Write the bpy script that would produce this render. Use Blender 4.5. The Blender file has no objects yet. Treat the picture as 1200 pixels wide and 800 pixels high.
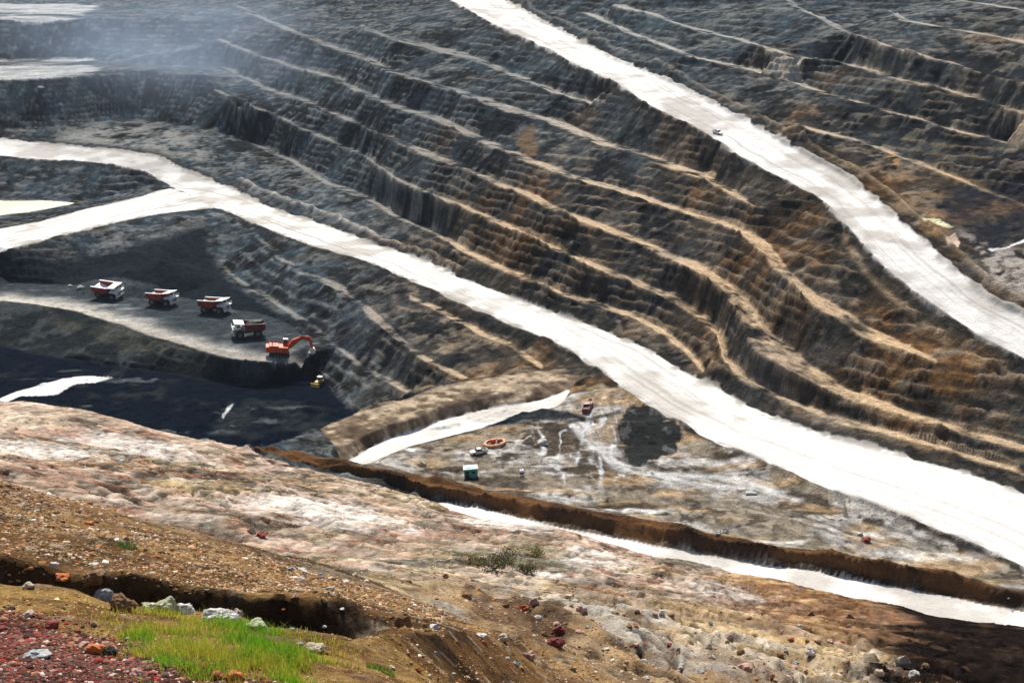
Q = 1.0        # mesh density of the ground
import bpy, bmesh, math, random
import numpy as np
from mathutils import Vector, Matrix, Euler
from mathutils.geometry import delaunay_2d_cdt

random.seed(7)
RNG = np.random.default_rng(11)
SC = bpy.context.scene
COL = SC.collection

# ------------------------------------------------------------------ camera
F_PX, PITCH = 1500.0, math.radians(17.0)     # focal length in pixels of a 1200 px wide frame
CP, SP = math.cos(PITCH), math.sin(PITCH)

def ray(px, py):
    a, b = (px - 600.0) / F_PX, (400.0 - py) / F_PX
    return np.array([a, CP + b * SP, -SP + b * CP])

def atz(px, py, z):
    d = ray(px, py)
    s = z / d[2]
    return np.array([d[0] * s, d[1] * s, z])

def atd(px, py, r):
    d = ray(px, py)
    s = r / d[1]
    return np.array([d[0] * s, r, d[2] * s])

def resample(pts, step=9.0):
    """pixel polyline -> dense polyline, smoothed a little by Catmull-Rom"""
    p = np.array(pts, float)
    out = []
    n = len(p)
    for i in range(n - 1):
        p0 = p[max(i - 1, 0)]; p1 = p[i]; p2 = p[i + 1]; p3 = p[min(i + 2, n - 1)]
        k = max(1, int(np.hypot(*(p2 - p1)[:2]) / step))
        for j in range(k):
            t = j / k
            q = 0.5 * ((2 * p1) + (p2 - p0) * t + (2 * p0 - 5 * p1 + 4 * p2 - p3) * t * t + (3 * p1 - p0 - 3 * p2 + p3) * t ** 3)
            l = p1 * (1 - t) + p2 * t
            out.append(0.6 * q + 0.4 * l)
    out.append(p[-1])
    return np.array(out)

def line_z(pts, anchors, key=0, step=9.0):
    """polyline of pixels with heights read from anchors along px (key 0) or py (key 1)"""
    q = resample(pts, step)
    ks = sorted(anchors)
    z = np.interp(q[:, key], [k[0] for k in ks], [k[1] for k in ks])
    return np.array([atz(x, y, h) for (x, y), h in zip(q[:, :2], z)])

def line_d(pts, step=9.0):
    """polyline of (px, py, distance)"""
    q = resample(pts, step)
    return np.array([atd(x, y, r) for x, y, r in q])

LINES = []            # polylines of 3D points that become break lines
def add(l):
    LINES.append(l); return l

# ------------------------------------------------------------------ break lines of the pit
MZ = [(150, -91), (160, -93), (200, -102), (235, -108), (400, -110), (640, -112), (800, -113.5)]
UZ = [(-70, -18), (-30, -18.5), (0, -34), (47, -43.5), (90, -52), (187, -69.5), (275, -80), (341, -88), (395, -94), (423, -96.3), (480, -101), (560, -106)]
def smooth_z(a, k=55):
    ys_ = np.arange(-75, 905, 5.0); xs = np.array([p[0] for p in a]); zs = np.array([p[1] for p in a])
    return [(float(y), float(np.mean(np.interp(np.linspace(y - k, y + k, 23), xs, zs)))) if 5 < y < 760 else (float(y), float(np.interp(y, xs, zs))) for y in ys_]
UZ = smooth_z(UZ); MZ = smooth_z(MZ, 30)
main_up_px = [(-170, 155), (0, 162), (67, 170), (133, 175), (183, 182), (217, 197), (250, 211), (265, 217), (325, 245), (375, 260), (437, 285), (500, 307),
              (533, 322), (600, 347), (667, 372), (717, 390), (760, 410), (800, 437), (850, 460), (900, 485), (940, 499), (1000, 517), (1083, 540), (1133, 553),
              (1200, 577), (1320, 622), (1500, 690)]
main_lo_px = [(262, 244), (306, 264), (350, 281), (400, 297), (467, 323), (533, 352), (600, 383), (640, 400), (673, 417), (700, 437), (733, 463), (765, 482),
              (800, 498), (840, 519), (883, 540), (950, 568), (1000, 587), (1067, 612), (1133, 637), (1200, 670), (1320, 730), (1500, 815)]
isl_up_px = [(-170, 172), (0, 183), (67, 188), (133, 193), (160, 198), (180, 206), (200, 220)]
isl_lo_px = [(200, 220), (167, 230), (100, 245), (50, 258), (0, 267), (-170, 303)]
bra_lo_px = [(262, 244), (245, 244), (175, 253), (87, 271), (0, 294), (-170, 335)]
MAIN_UP = add(line_z(main_up_px, MZ, 1))
MAIN_LO = add(line_z(main_lo_px, MZ, 1))
ISL_UP = add(line_z(isl_up_px, [(170, -95), (200, -102), (220, -106)], 1))
ISL_LO = add(line_z(isl_lo_px, [(220, -106), (267, -110), (305, -112)], 1))
BRA_LO = add(line_z(bra_lo_px, [(244, -108), (294, -111), (335, -113)], 1))
up_l_px = [(488, -30), (527, 0), (560, 20), (607, 43), (653, 65), (700, 90), (750, 117), (800, 143), (833, 163), (867, 187), (910, 210), (950, 231), (968, 243), (987, 262),
           (1013, 290), (1033, 313), (1067, 340), (1100, 363), (1133, 387), (1200, 423), (1310, 480), (1450, 555)]
up_r_px = [(550, -30), (593, 0), (617, 15), (653, 34), (700, 59), (733, 74), (800, 101), (850, 127), (900, 157), (950, 184), (990, 205), (1020, 226), (1053, 257),
           (1087, 287), (1120, 315), (1153, 341), (1200, 368), (1310, 420), (1450, 480)]
UP_L = add(line_z(up_l_px, UZ, 1))
UP_R = add(line_z(up_r_px, UZ, 1))

FLATS = []            # (crest, toe) pairs of the benches
def bench(pts, anchors, w, dip=0.25, flat=True):
    """crest line plus the toe of the face above it, w pixels higher in the frame: w is a number or anchors along px"""
    c = line_z(pts, anchors)
    q = resample(pts)
    ws = np.interp(q[:, 0], [k[0] for k in w], [k[1] for k in w]) if isinstance(w, list) else np.full(len(q), w)
    za = sorted(anchors)
    z = np.interp(q[:, 0], [k[0] for k in za], [k[1] for k in za])
    t = np.array([atz(x + 0.35 * ww, y - ww, h - dip) for (x, y), h, ww in zip(q, z, ws)])
    add(c); add(t)
    if flat: FLATS.append((c, t))
    return c

L1 = line_z([(285, 210), (305, 222), (340, 235), (390, 252), (425, 267), (450, 282), (475, 292), (500, 301), (533, 317)], [(285, -104), (400, -107.5), (533, -109)])
bench([(272, 157), (290, 167), (310, 177), (342, 191), (385, 217), (425, 232), (467, 256), (503, 271), (533, 289), (560, 304), (587, 317), (617, 330), (653, 345), (700, 358),
       (733, 370), (760, 381), (777, 393), (800, 414), (823, 438)],
      [(272, -93), (305, -96.5), (342, -98.5), (400, -100.5), (460, -102.5), (700, -105.7), (760, -107.5), (823, -109.7)], [(272, 3), (500, 5), (653, 5), (780, 6), (823, 3)])
LA = bench([(250, 107), (280, 122), (320, 135), (350, 150), (387, 166), (425, 184), (462, 209), (507, 230), (543, 244), (577, 260), (617, 279), (647, 293), (683, 310), (733, 328),
            (767, 343), (800, 359), (820, 377), (837, 400), (847, 427), (863, 443), (890, 458), (930, 474), (960, 486), (1000, 500), (1083, 523), (1133, 537), (1200, 556), (1320, 598), (1480, 655)],
           [(250, -74), (320, -82), (400, -88), (700, -97.5), (800, -102.5), (850, -106.3), (930, -109), (1200, -110.5), (1480, -111.5)], [(250, 2), (350, 2), (450, 2.6), (560, 4), (767, 5), (830, 12), (880, 6), (1200, 4)])
LB = bench([(260, 80), (310, 105), (350, 117), (400, 137), (430, 152), (462, 167), (505, 185), (540, 197), (573, 213), (613, 230), (640, 245), (667, 257), (700, 268), (733, 281),
            (767, 296), (800, 309), (827, 322), (850, 345), (866, 378), (880, 408), (910, 427), (943, 443), (975, 458), (1010, 474), (1073, 494), (1110, 504), (1150, 515), (1200, 528), (1320, 565), (1480, 615)],
           [(260, -67.5), (320, -74.5), (400, -77.5), (550, -83), (700, -89), (800, -93.5), (830, -94.2), (850, -95.5), (880, -100), (910, -102), (1000, -106), (1200, -108.3), (1480, -110)],
           [(260, 2), (380, 3), (600, 6), (800, 6), (840, 12), (870, 30), (900, 26), (940, 14), (1000, 9), (1200, 5)])
LC = bench([(257, 47), (300, 65), (350, 82), (395, 95), (425, 110), (462, 127), (490, 136), (520, 147), (550, 160), (610, 185), (673, 211), (740, 230), (800, 251), (833, 261),
            (867, 274), (892, 291), (908, 312), (926, 338), (950, 358), (980, 375), (1007, 392), (1040, 408), (1083, 422), (1097, 426)],
           [(257, -54), (320, -61.3), (400, -66), (550, -73.5), (700, -81), (800, -84), (867, -84.8), (897, -86.5), (930, -90), (980, -93.5), (1040, -97), (1097, -98.6)],
           [(257, 2), (380, 3), (500, 6), (673, 6), (800, 4), (880, 5), (905, 14), (940, 13), (1040, 10), (1085, 5), (1097, 3)])
LF = bench([(275, 8), (312, 25), (350, 42), (382, 55), (425, 71), (470, 90), (512, 103), (550, 116), (587, 128), (607, 134), (640, 143), (667, 153), (700, 167), (750, 184), (800, 203), (827, 212), (880, 245)],
           [(275, -38), (320, -45.5), (400, -54), (550, -62.5), (607, -65.5), (700, -71.5), (800, -75), (880, -78.7)], [(275, 3), (470, 5), (760, 6), (827, 7), (880, 3)])
bench([(422, 32), (467, 50), (510, 60), (535, 66), (575, 80), (607, 93), (653, 111), (700, 126)], [(422, -43), (467, -46.5), (533, -51), (607, -56), (653, -60), (700, -62.5)], [(422, 3), (510, 6), (700, 3)])
LR = line_z([(990, 276), (1002, 300), (1020, 327), (1047, 351), (1083, 378), (1113, 403), (1150, 424), (1200, 448), (1310, 506), (1450, 585)],
            [(990, -81), (1002, -84), (1020, -87), (1047, -90), (1113, -96.3), (1150, -97.7), (1200, -99.7), (1310, -103), (1450, -106)])
add(LR)
# benches beyond the upper road
bench([(940, 150), (960, 155), (1000, 164), (1040, 177), (1067, 187), (1110, 205), (1150, 225), (1200, 245), (1300, 290)], [(940, -60.5), (1000, -64), (1067, -67), (1150, -72), (1300, -79)], 2.5)
bench([(680, 15), (717, 30), (750, 44), (785, 58), (820, 70), (867, 80), (933, 97), (967, 110), (1007, 121), (1053, 134), (1100, 147), (1133, 157), (1183, 168), (1230, 182), (1340, 212), (1480, 250)],
      [(680, -32.5), (717, -36), (750, -39.5), (820, -44.5), (850, -46), (1000, -54), (1150, -60), (1200, -61.5), (1480, -70)], 2.4)
bench([(717, 8), (767, 18), (800, 31), (833, 40), (867, 48), (900, 59), (933, 67), (983, 73), (1033, 87), (1067, 97), (1117, 108), (1167, 123), (1200, 133), (1340, 170), (1480, 205)],
      [(717, -28.5), (767, -31), (800, -34.5), (850, -38), (1000, -44), (1150, -50), (1200, -51.5), (1480, -58)], 1.8)
bench([(920, 1), (950, 17), (983, 33), (1033, 52), (1073, 65), (1110, 74), (1150, 85), (1200, 98), (1340, 130), (1480, 160)],
      [(920, -24), (983, -32), (1073, -38), (1150, -42), (1200, -43.5), (1480, -48)], 1.6)
bench([(1040, 14), (1060, 24), (1110, 33), (1167, 44), (1200, 51), (1340, 82), (1480, 112)], [(1040, -26.5), (1060, -28), (1110, -30), (1200, -33.5), (1480, -37)], 1.4)
bench([(1120, 0), (1200, 14), (1340, 42), (1480, 70)], [(1120, -21.5), (1200, -24), (1480, -28)], 1.2)
# end wall, upper left
add(line_z([(-170, 146), (0, 149), (90, 145), (150, 140), (200, 144), (240, 151)], [(-170, -88.5), (0, -90), (240, -91)]))
K2 = add(line_d([(-170, 98, 705), (0, 94, 712), (60, 91, 718), (140, 87, 745), (152, 82, 752), (190, 85, 748), (232, 88, 735)]))
K2B = add(line_d([(-170, 73, 830), (0, 71, 832), (70, 70, 832), (110, 70, 828), (140, 75, 800), (150, 79, 770)]))
K4 = add(line_d([(-170, 22, 870), (0, 22, 868), (35, 28, 862), (65, 26, 866), (100, 20, 870), (130, 22, 868), (160, 25, 866), (182, 20, 870), (215, 26, 865)]))
K4B = add(line_d([(-170, 4, 1030), (0, 5, 1035), (100, 5, 1030), (160, 11, 980), (178, 15, 930)]))
WHITE_FLATS = [(K2, K2B), (K4, K4B)]
# island between the two road branches
add(line_z([(-170, 226), (0, 233), (80, 235), (130, 231), (160, 222)], [(-170, -112), (130, -111.5), (160, -109.5)]))
POND = line_z([(-170, 224), (0, 236), (50, 237), (88, 239), (60, 244), (30, 249), (0, 252), (-170, 272)], [(-170, -112.3), (100, -112.3)])
add(line_z([(-170, 280), (0, 252), (40, 249), (100, 240), (140, 232)], [(-170, -112.6), (100, -112.3), (140, -111)]))
# benches between the main road and the pit floor
bench([(480, 350), (520, 368), (557, 390), (587, 403), (617, 422), (633, 432)], [(480, -110.6), (557, -112.3), (633, -113)], 4)
bench([(302, 277), (332, 303), (363, 325), (400, 342), (433, 370), (467, 397), (490, 417), (513, 430), (545, 446)], [(302, -110.5), (433, -115), (545, -117)], [(302, 3), (400, 7), (480, 6), (545, 4)])
bench([(262, 315), (280, 331), (315, 349), (350, 375), (394, 408), (420, 430), (447, 444), (485, 461)], [(262, -118.5), (350, -120.5), (394, -122), (420, -123.3), (485, -124)], [(262, 3), (394, 6), (485, 4)])
TRK_B = add(line_z([(-170, 325), (0, 331), (100, 336), (162, 342), (219, 351), (262, 360), (315, 369), (345, 385), (363, 412)], [(-170, -122), (363, -122)]))
TRK_F = add(line_z([(-170, 350), (0, 353), (87, 364), (140, 380), (197, 401), (245, 416), (280, 424), (320, 425), (345, 421), (363, 415)], [(-170, -122), (363, -122)]))
add(line_z([(-170, 392), (0, 400), (100, 424), (200, 440), (245, 446), (300, 452), (345, 446), (366, 437), (402, 469), (422, 488)], [(-170, -129), (366, -128.5), (422, -129)]))
add(np.array([atd(px, 500, 1) / atd(px, 500, 1)[1] * D * np.array([1, 1, 0]) + np.array([0, 0, -134.0]) for px, D in ((-170, 312), (0, 310), (100, 306), (200, 302), (270, 300), (320, 302), (370, 306), (400, 312))]))
# bank between pit and yard
B2_BK = add(line_z([(375, 505), (392, 494), (433, 481), (517, 454), (560, 444), (600, 436), (642, 435), (683, 441)], [(375, -110.6), (433, -111.5), (642, -111.3), (683, -110.6)]))
B2_CR = add(line_z([(375, 531), (412, 519), (462, 498), (517, 477), (583, 460), (642, 448), (690, 446)], [(375, -109.7), (412, -111), (462, -111.6), (583, -111.6), (642, -111.6), (690, -111)]))
B2_BA = add(line_z([(400, 545), (433, 526), (471, 510), (517, 493), (567, 480), (617, 469), (667, 455)], [(400, -112.6), (433, -114), (471, -114.6), (567, -114.2), (617, -113.7), (667, -112.5)]))
W1_LO = add(line_z([(425, 546), (470, 527), (520, 512), (560, 500), (600, 488), (650, 475)], [(425, -112.8), (520, -113.6), (650, -113)]))
add(line_z([(480, 551), (560, 548), (650, 543), (750, 563), (850, 585), (950, 610), (1060, 640), (1150, 668)], [(480, -111.9), (1150, -112.4)]))
add(line_z([(700, 480), (740, 500), (800, 528), (880, 560), (960, 592), (1040, 622), (1130, 655)], [(700, -111.8), (1130, -112.8)]))
# long embankment
E_UP = add(line_z([(290, 523), (350, 531), (412, 547), (496, 560), (558, 576), (642, 591), (683, 599), (767, 615), (850, 633), (900, 642), (1000, 657), (1067, 672), (1167, 687), (1215, 694), (1340, 716), (1500, 745)],
                  [(290, -105.5), (350, -109), (412, -110), (600, -110.3), (1500, -110.6)]))
E_CR = add(line_z([(290, 525.5), (350, 536), (433, 555), (517, 574.5), (600, 590), (683, 605), (767, 622), (850, 640), (900, 648), (1000, 662), (1067, 677), (1167, 692), (1215, 699), (1340, 721), (1500, 750)],
                  [(290, -105.6), (350, -109.2), (412, -110.2), (600, -110.5), (1500, -110.8)]))
E_BA = add(line_z([(350, 545), (433, 565), (508, 584), (558, 594), (600, 605), (683, 621), (767, 638), (850, 653), (900, 661), (1000, 676), (1067, 691), (1167, 708), (1215, 716), (1340, 738), (1500, 767)],
                  [(350, -110.2), (412, -111.8), (508, -112.5), (1500, -112.7)]))
add(np.array([atz(x, y, z) for x, y, z in ((460, 545, -112), (520, 560, -112), (600, 578, -112), (700, 594, -112), (800, 614, -112), (900, 633, -112), (1000, 648, -112), (1067, 662, -112.2), (1140, 674, -112.5))]))
# foot of the foreground slope under the near road
fx = [(504, 588, 241), (558, 604, 223), (642, 615, 213), (683, 625, 210), (725, 637, 207), (767, 650, 203), (800, 655, 200), (850, 665, 197), (867, 673, 195), (933, 685, 188), (1000, 700, 181), (1050, 708, 177), (1100, 722, 172), (1200, 736, 166), (1340, 760, 158), (1500, 785, 150)]
FG_CR = line_d(fx)
NEAR_LO = np.array([[p[0] * (p[1] + 9) / p[1], p[1] + 9, -112.9] for p in FG_CR])
add(NEAR_LO); add(FG_CR)
# rim of the foreground at the pit
add(line_d([(-170, 460, 274), (0, 470, 270), (44, 470, 268), (109, 481, 267), (170, 498, 266), (230, 513, 266)]))
add(line_d([(290, 529, 266), (350, 548, 259), (433, 568, 252), (485, 582, 246)]))
# foreground slope towards the camera
for l in ([(-170, 500, 222), (0, 512, 218), (150, 540, 212), (300, 568, 206), (450, 605, 196), (600, 640, 183), (750, 672, 174), (900, 708, 160), (1050, 735, 150), (1200, 755, 142), (1400, 785, 132)],
          [(-170, 530, 172), (0, 553, 168), (60, 576, 160), (140, 600, 155), (200, 613, 152), (300, 640, 150), (400, 655, 148), (500, 668, 140), (600, 685, 130), (750, 708, 122), (900, 737, 116), (1050, 767, 112), (1200, 792, 108), (1400, 825, 104)],
          [(-170, 540, 34), (0, 562, 34), (60, 587, 33), (140, 613, 32), (200, 626, 31), (280, 650, 30), (350, 674, 30), (420, 694, 31), (470, 707, 33), (560, 712, 45), (640, 715, 55), (700, 725, 60), (850, 763, 62), (1000, 800, 64), (1200, 835, 70), (1400, 860, 75)],
          [(-170, 620, 24), (0, 648, 23.5), (96, 672, 23.2), (154, 668, 23), (230, 688, 23), (292, 698, 22.7), (340, 698, 22.7), (400, 700, 23), (440, 712, 23.2), (480, 733, 23.4)],
          [(-170, 660, 19.5), (0, 682, 19.5), (87, 690, 19.5), (137, 705, 19), (200, 712, 19), (283, 722, 19), (330, 740, 18.5), (387, 747, 18.5), (470, 739, 20), (560, 742, 27), (650, 755, 36)],
          [(-170, 760, 13.8), (0, 800, 13), (200, 800, 13.5), (400, 800, 15), (500, 800, 17.5), (580, 800, 24), (700, 800, 32), (850, 810, 44), (1000, 835, 50), (1200, 870, 58), (1400, 890, 62)],
          [(-170, 900, 8.5), (200, 930, 8.5), (500, 930, 9.5), (700, 930, 14), (900, 930, 20), (1200, 950, 30), (1400, 960, 36)],
          [(-400, 1300, 3.5), (100, 1300, 3.5), (600, 1300, 3.6), (1200, 1300, 4.2), (1600, 1300, 5)]):
    add(line_d(l, 12))
def hidden(pts, step=12):
    """points behind a brow: (px, distance, height)"""
    q = resample([(p[0], 0, p[1], p[2]) for p in pts], step)
    return np.array([[(x - 600) / F_PX / (CP + 0.2 * -SP) * r, r, h] for x, _, r, h in q])
add(hidden([(-170, 21.3, -11.6), (0, 21.3, -11.75), (100, 21.3, -12.1), (200, 21, -12.4), (330, 20.7, -12.4), (400, 20.7, -12.4), (450, 21.5, -12.5)]))
add(hidden([(-170, 22.9, -12.3), (0, 22.8, -12.8), (100, 22.5, -13.0), (200, 22.2, -13.2), (330, 22.0, -13.2), (400, 22.2, -13.1), (450, 22.7, -12.9)]))
add(line_d([(-170, -60, 1500), (200, -60, 1420), (400, -62, 1300)], 60))
add(line_d([(590, -62, 1150), (700, -60, 850), (800, -60, 760), (1000, -60, 700), (1300, -60, 620), (1500, -60, 600)], 60))
for r, h in ((1700, 40.0), (2600, 60.0)):
    add(np.array([[t * r, r, h] for t in np.linspace(-1.1, 1.1, 15)]))
add(np.array([[t * 1.2, 1.2, -1.9] for t in np.linspace(-1.1, 1.1, 5)]))
for s in (-1, 1):     # outer sides of the sheet
    rr = np.array([3, 12, 30, 60, 100, 180, 250, 300, 350, 420, 500, 600, 700, 850, 1000, 1300])
    hh = np.array([-2.5, -7, -14, -26, -40, -75, -98, -112, -110, -105, -95, -80, -70, -55, -40, 0]) if s > 0 else \
         np.array([-2.5, -7, -14, -26, -40, -72, -92, -130, -132, -128, -113, -98, -88, -64, -42, 0])
    add(np.array([[s * 0.98 * r, r, h] for r, h in zip(rr, hh)]))

# ------------------------------------------------------------------ triangulated survey model
def build_tin(lines):
    v, e = [], []
    for l in lines:
        b = len(v)
        v += [tuple(p) for p in l]
        e += [(b + i, b + i + 1) for i in range(len(l) - 1)]
    co = [Vector((p[0], p[1])) for p in v]
    vo, eo, fo, ov, oe, of = delaunay_2d_cdt(co, e, [], 0, 1e-4)
    z = np.full(len(vo), np.nan)
    for i, src in enumerate(ov):
        if src: z[i] = np.mean([v[s][2] for s in src])
    bad = [i for i in range(len(vo)) if np.isnan(z[i])]
    if bad:            # crossings of two break lines: height from the lines that cross there
        va = np.array([(p[0], p[1]) for p in v]); ea = np.array(e)
        A, B = va[ea[:, 0]], va[ea[:, 1]]; za = np.array([p[2] for p in v])
        for i in bad:
            p = np.array(vo[i][:]); d = B - A
            t = np.clip(((p - A) * d).sum(1) / np.maximum((d * d).sum(1), 1e-9), 0, 1)
            q = A + d * t[:, None]
            k = np.argsort(((q - p) ** 2).sum(1))[:2]
            z[i] = np.mean(za[ea[k, 0]] * (1 - t[k]) + za[ea[k, 1]] * t[k])
    print('TIN', len(vo), 'verts', len(fo), 'faces', len(bad), 'crossings')
    return np.array([p[:] for p in vo]), z, fo

TV, TZ, TF = build_tin(LINES)

# ------------------------------------------------------------------ the sheet: a fan of columns (x/y) and rows (y)
NT = int(1240 * Q); 
tt = np.linspace(-0.475, 0.475, NT)
m = np.linspace(0.475, 0.95, int(90 * Q) + 2)[1:]
m = 0.475 + (m - 0.475) ** 1.0
TT = np.concatenate([-m[::-1], tt, m])
ys = [1.4]
while ys[-1] < 2500:
    y = ys[-1]
    ys.append(y + min(y / 190.0, 0.47 if y < 560 else 0.47 + (y - 560) * 0.006) / Q)
YY = np.array(ys)
NR, NC = len(YY), len(TT)
GX = TT[None, :] * YY[:, None]
GY = np.repeat(YY[:, None], NC, 1)
print('grid', NR, NC)

def win(x0, x1, y0, y1, tpad=0.0):
    """index window of the fan that holds a box given as t-range and y-range"""
    j0 = max(np.searchsorted(YY, y0) - 1, 0); j1 = min(np.searchsorted(YY, y1) + 1, NR)
    i0 = max(np.searchsorted(TT, x0 - tpad) - 1, 0); i1 = min(np.searchsorted(TT, x1 + tpad) + 1, NC)
    return j0, j1, i0, i1

GZ = np.full((NR, NC), np.nan)
for f in TF:
    p = TV[list(f)]; z = TZ[list(f)]
    if len(p) != 3: continue
    t = p[:, 0] / np.maximum(p[:, 1], 0.5)
    j0, j1, i0, i1 = win(t.min(), t.max(), p[:, 1].min(), p[:, 1].max())
    if j1 <= j0 or i1 <= i0: continue
    x = GX[j0:j1, i0:i1]; y = GY[j0:j1, i0:i1]
    d = (p[1, 1] - p[2, 1]) * (p[0, 0] - p[2, 0]) + (p[2, 0] - p[1, 0]) * (p[0, 1] - p[2, 1])
    if abs(d) < 1e-9: continue
    a = ((p[1, 1] - p[2, 1]) * (x - p[2, 0]) + (p[2, 0] - p[1, 0]) * (y - p[2, 1])) / d
    b = ((p[2, 1] - p[0, 1]) * (x - p[2, 0]) + (p[0, 0] - p[2, 0]) * (y - p[2, 1])) / d
    c = 1 - a - b
    k = (a >= -1e-6) & (b >= -1e-6) & (c >= -1e-6)
    sub = GZ[j0:j1, i0:i1]
    sub[k] = (a * z[0] + b * z[1] + c * z[2])[k]
print('unfilled', int(np.isnan(GZ).sum()))
for j in range(NR):
    r = GZ[j]; k = np.isnan(r)
    if k.any() and not k.all(): r[k] = np.interp(TT[k], TT[~k], r[~k])
for j in range(1, NR):
    if np.isnan(GZ[j]).all(): GZ[j] = GZ[j - 1]
GZ[np.isnan(GZ)] = -2.0

def inside(poly):
    """0/1 mask of the fan points inside a polygon of world xy"""
    P = np.array([(q[0], q[1]) for q in poly]); M = np.zeros((NR, NC), np.float32)
    t = P[:, 0] / P[:, 1]
    j0, j1, i0, i1 = win(t.min(), t.max(), P[:, 1].min(), P[:, 1].max())
    if j1 <= j0 or i1 <= i0: return M
    x = GX[j0:j1, i0:i1]; y = GY[j0:j1, i0:i1]; c = np.zeros(x.shape, bool)
    for (xa, ya), (xb, yb) in zip(P, np.roll(P, -1, 0)):
        if abs(yb - ya) < 1e-9: continue
        r0, r1 = np.searchsorted(YY[j0:j1], min(ya, yb)), np.searchsorted(YY[j0:j1], max(ya, yb))
        if r1 <= r0: continue
        xi = xa + (y[r0:r1] - ya) * (xb - xa) / (yb - ya)
        c[r0:r1] ^= x[r0:r1] < xi
    M[j0:j1, i0:i1] = c
    return M

def dist(line, reach):
    """distance of the fan points to a polyline, np.inf beyond reach"""
    D = np.full((NR, NC), 1e3, np.float32)
    for p, q in zip(line[:-1], line[1:]):
        y0, y1 = min(p[1], q[1]) - reach, max(p[1], q[1]) + reach
        y0 = max(y0, 1.0)
        t0 = min(p[0] / p[1], q[0] / q[1]) - reach / max(min(p[1], q[1]), 1); t1 = max(p[0] / p[1], q[0] / q[1]) + reach / max(min(p[1], q[1]), 1)
        j0, j1, i0, i1 = win(t0, t1, y0, y1)
        if j1 <= j0 or i1 <= i0: continue
        x = GX[j0:j1, i0:i1]; y = GY[j0:j1, i0:i1]
        dx, dy = q[0] - p[0], q[1] - p[1]
        s = np.clip(((x - p[0]) * dx + (y - p[1]) * dy) / max(dx * dx + dy * dy, 1e-9), 0, 1)
        dd = np.hypot(x - p[0] - s * dx, y - p[1] - s * dy)
        sub = D[j0:j1, i0:i1]; np.minimum(sub, dd, out=sub)
    return D

# ------------------------------------------------------------------ noise
def hash2(ix, iy, seed):
    h = (ix.astype(np.int64) * 374761393 + iy.astype(np.int64) * 668265263 + seed * 1442695041) & 0xFFFFFFFF
    h = ((h ^ (h >> 13)) * 1274126177) & 0xFFFFFFFF
    return ((h ^ (h >> 16)) & 0xFFFF).astype(np.float32) / 65535.0

def vnoise(x, y, seed):
    ix, iy = np.floor(x), np.floor(y)
    fx, fy = (x - ix).astype(np.float32), (y - iy).astype(np.float32)
    ux, uy = fx * fx * fx * (fx * (fx * 6 - 15) + 10), fy * fy * fy * (fy * (fy * 6 - 15) + 10)
    a, b = hash2(ix, iy, seed), hash2(ix + 1, iy, seed)
    c, d = hash2(ix, iy + 1, seed), hash2(ix + 1, iy + 1, seed)
    return (a + (b - a) * ux) * (1 - uy) + (c + (d - c) * ux) * uy - 0.5      # -0.5 .. 0.5

def fbm(x, y, seed, octs=4, gain=0.5):
    r = np.zeros(np.shape(x), np.float32); a = 1.0; n = 0.0
    for o in range(octs):
        c, s = math.cos(0.7 * o), math.sin(0.7 * o)
        r += a * vnoise((x * c - y * s) * 2.03 ** o + 17.3 * o, (x * s + y * c) * 2.03 ** o - 9.1 * o, seed + o)
        n += a; a *= gain
    return r * (1.6 / n) * 1.0

def ridged(x, y, seed, octs=3):
    r = np.zeros(np.shape(x), np.float32); a = 1.0; n = 0.0
    for o in range(octs):
        r += a * (1 - np.abs(2 * vnoise(x * 2.1 ** o + 3.1 * o, y * 2.1 ** o + 7.7 * o, seed + o)) * 1.0)
        n += a; a *= 0.5
    return r / n

def sstep(a, b, x):
    t = np.clip((x - a) / (b - a), 0, 1); return t * t * (3 - 2 * t)

def blur(M, n=1, times=2):
    M = M.astype(np.float32)
    for _ in range(times):
        for ax in (0, 1):
            c = np.cumsum(np.pad(M, [(n + 1, n) if a == ax else (0, 0) for a in (0, 1)], mode='edge'), axis=ax, dtype=np.float64)
            k = 2 * n + 1
            M = ((c[k:] - c[:-k]) if ax == 0 else (c[:, k:] - c[:, :-k])).astype(np.float32) / k
    return M

def sample(M, x, y):
    """bilinear read of a fan field at world x, y"""
    fj = np.interp(y, YY, np.arange(NR)); fi = np.interp(x / np.maximum(y, 0.5), TT, np.arange(NC))
    j = np.minimum(fj.astype(np.int32), NR - 2); i = np.minimum(fi.astype(np.int32), NC - 2)
    a, b = (fj - j).astype(np.float32), (fi - i).astype(np.float32)
    return (M[j, i] * (1 - b) + M[j, i + 1] * b) * (1 - a) + (M[j + 1, i] * (1 - b) + M[j + 1, i + 1] * b) * a

# ------------------------------------------------------------------ which ground is what
GX = GX.astype(np.float32); GY = GY.astype(np.float32)
wamp = np.minimum(2.0, 0.006 * GY) * sstep(60, 160, GY)
WX = GX + wamp * (1.1 * fbm(GX / 42, GY / 42, 3, 2) + 0.75 * fbm(GX / 11, GY / 11, 5, 2))
WY = GY + wamp * (1.1 * fbm(GX / 42, GY / 42, 13, 2) + 0.75 * fbm(GX / 11, GY / 11, 15, 2))
def warped(M): return sample(M, WX, WY)
def cat(*a): return np.concatenate(a)
def rv(a): return a[::-1]

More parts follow.
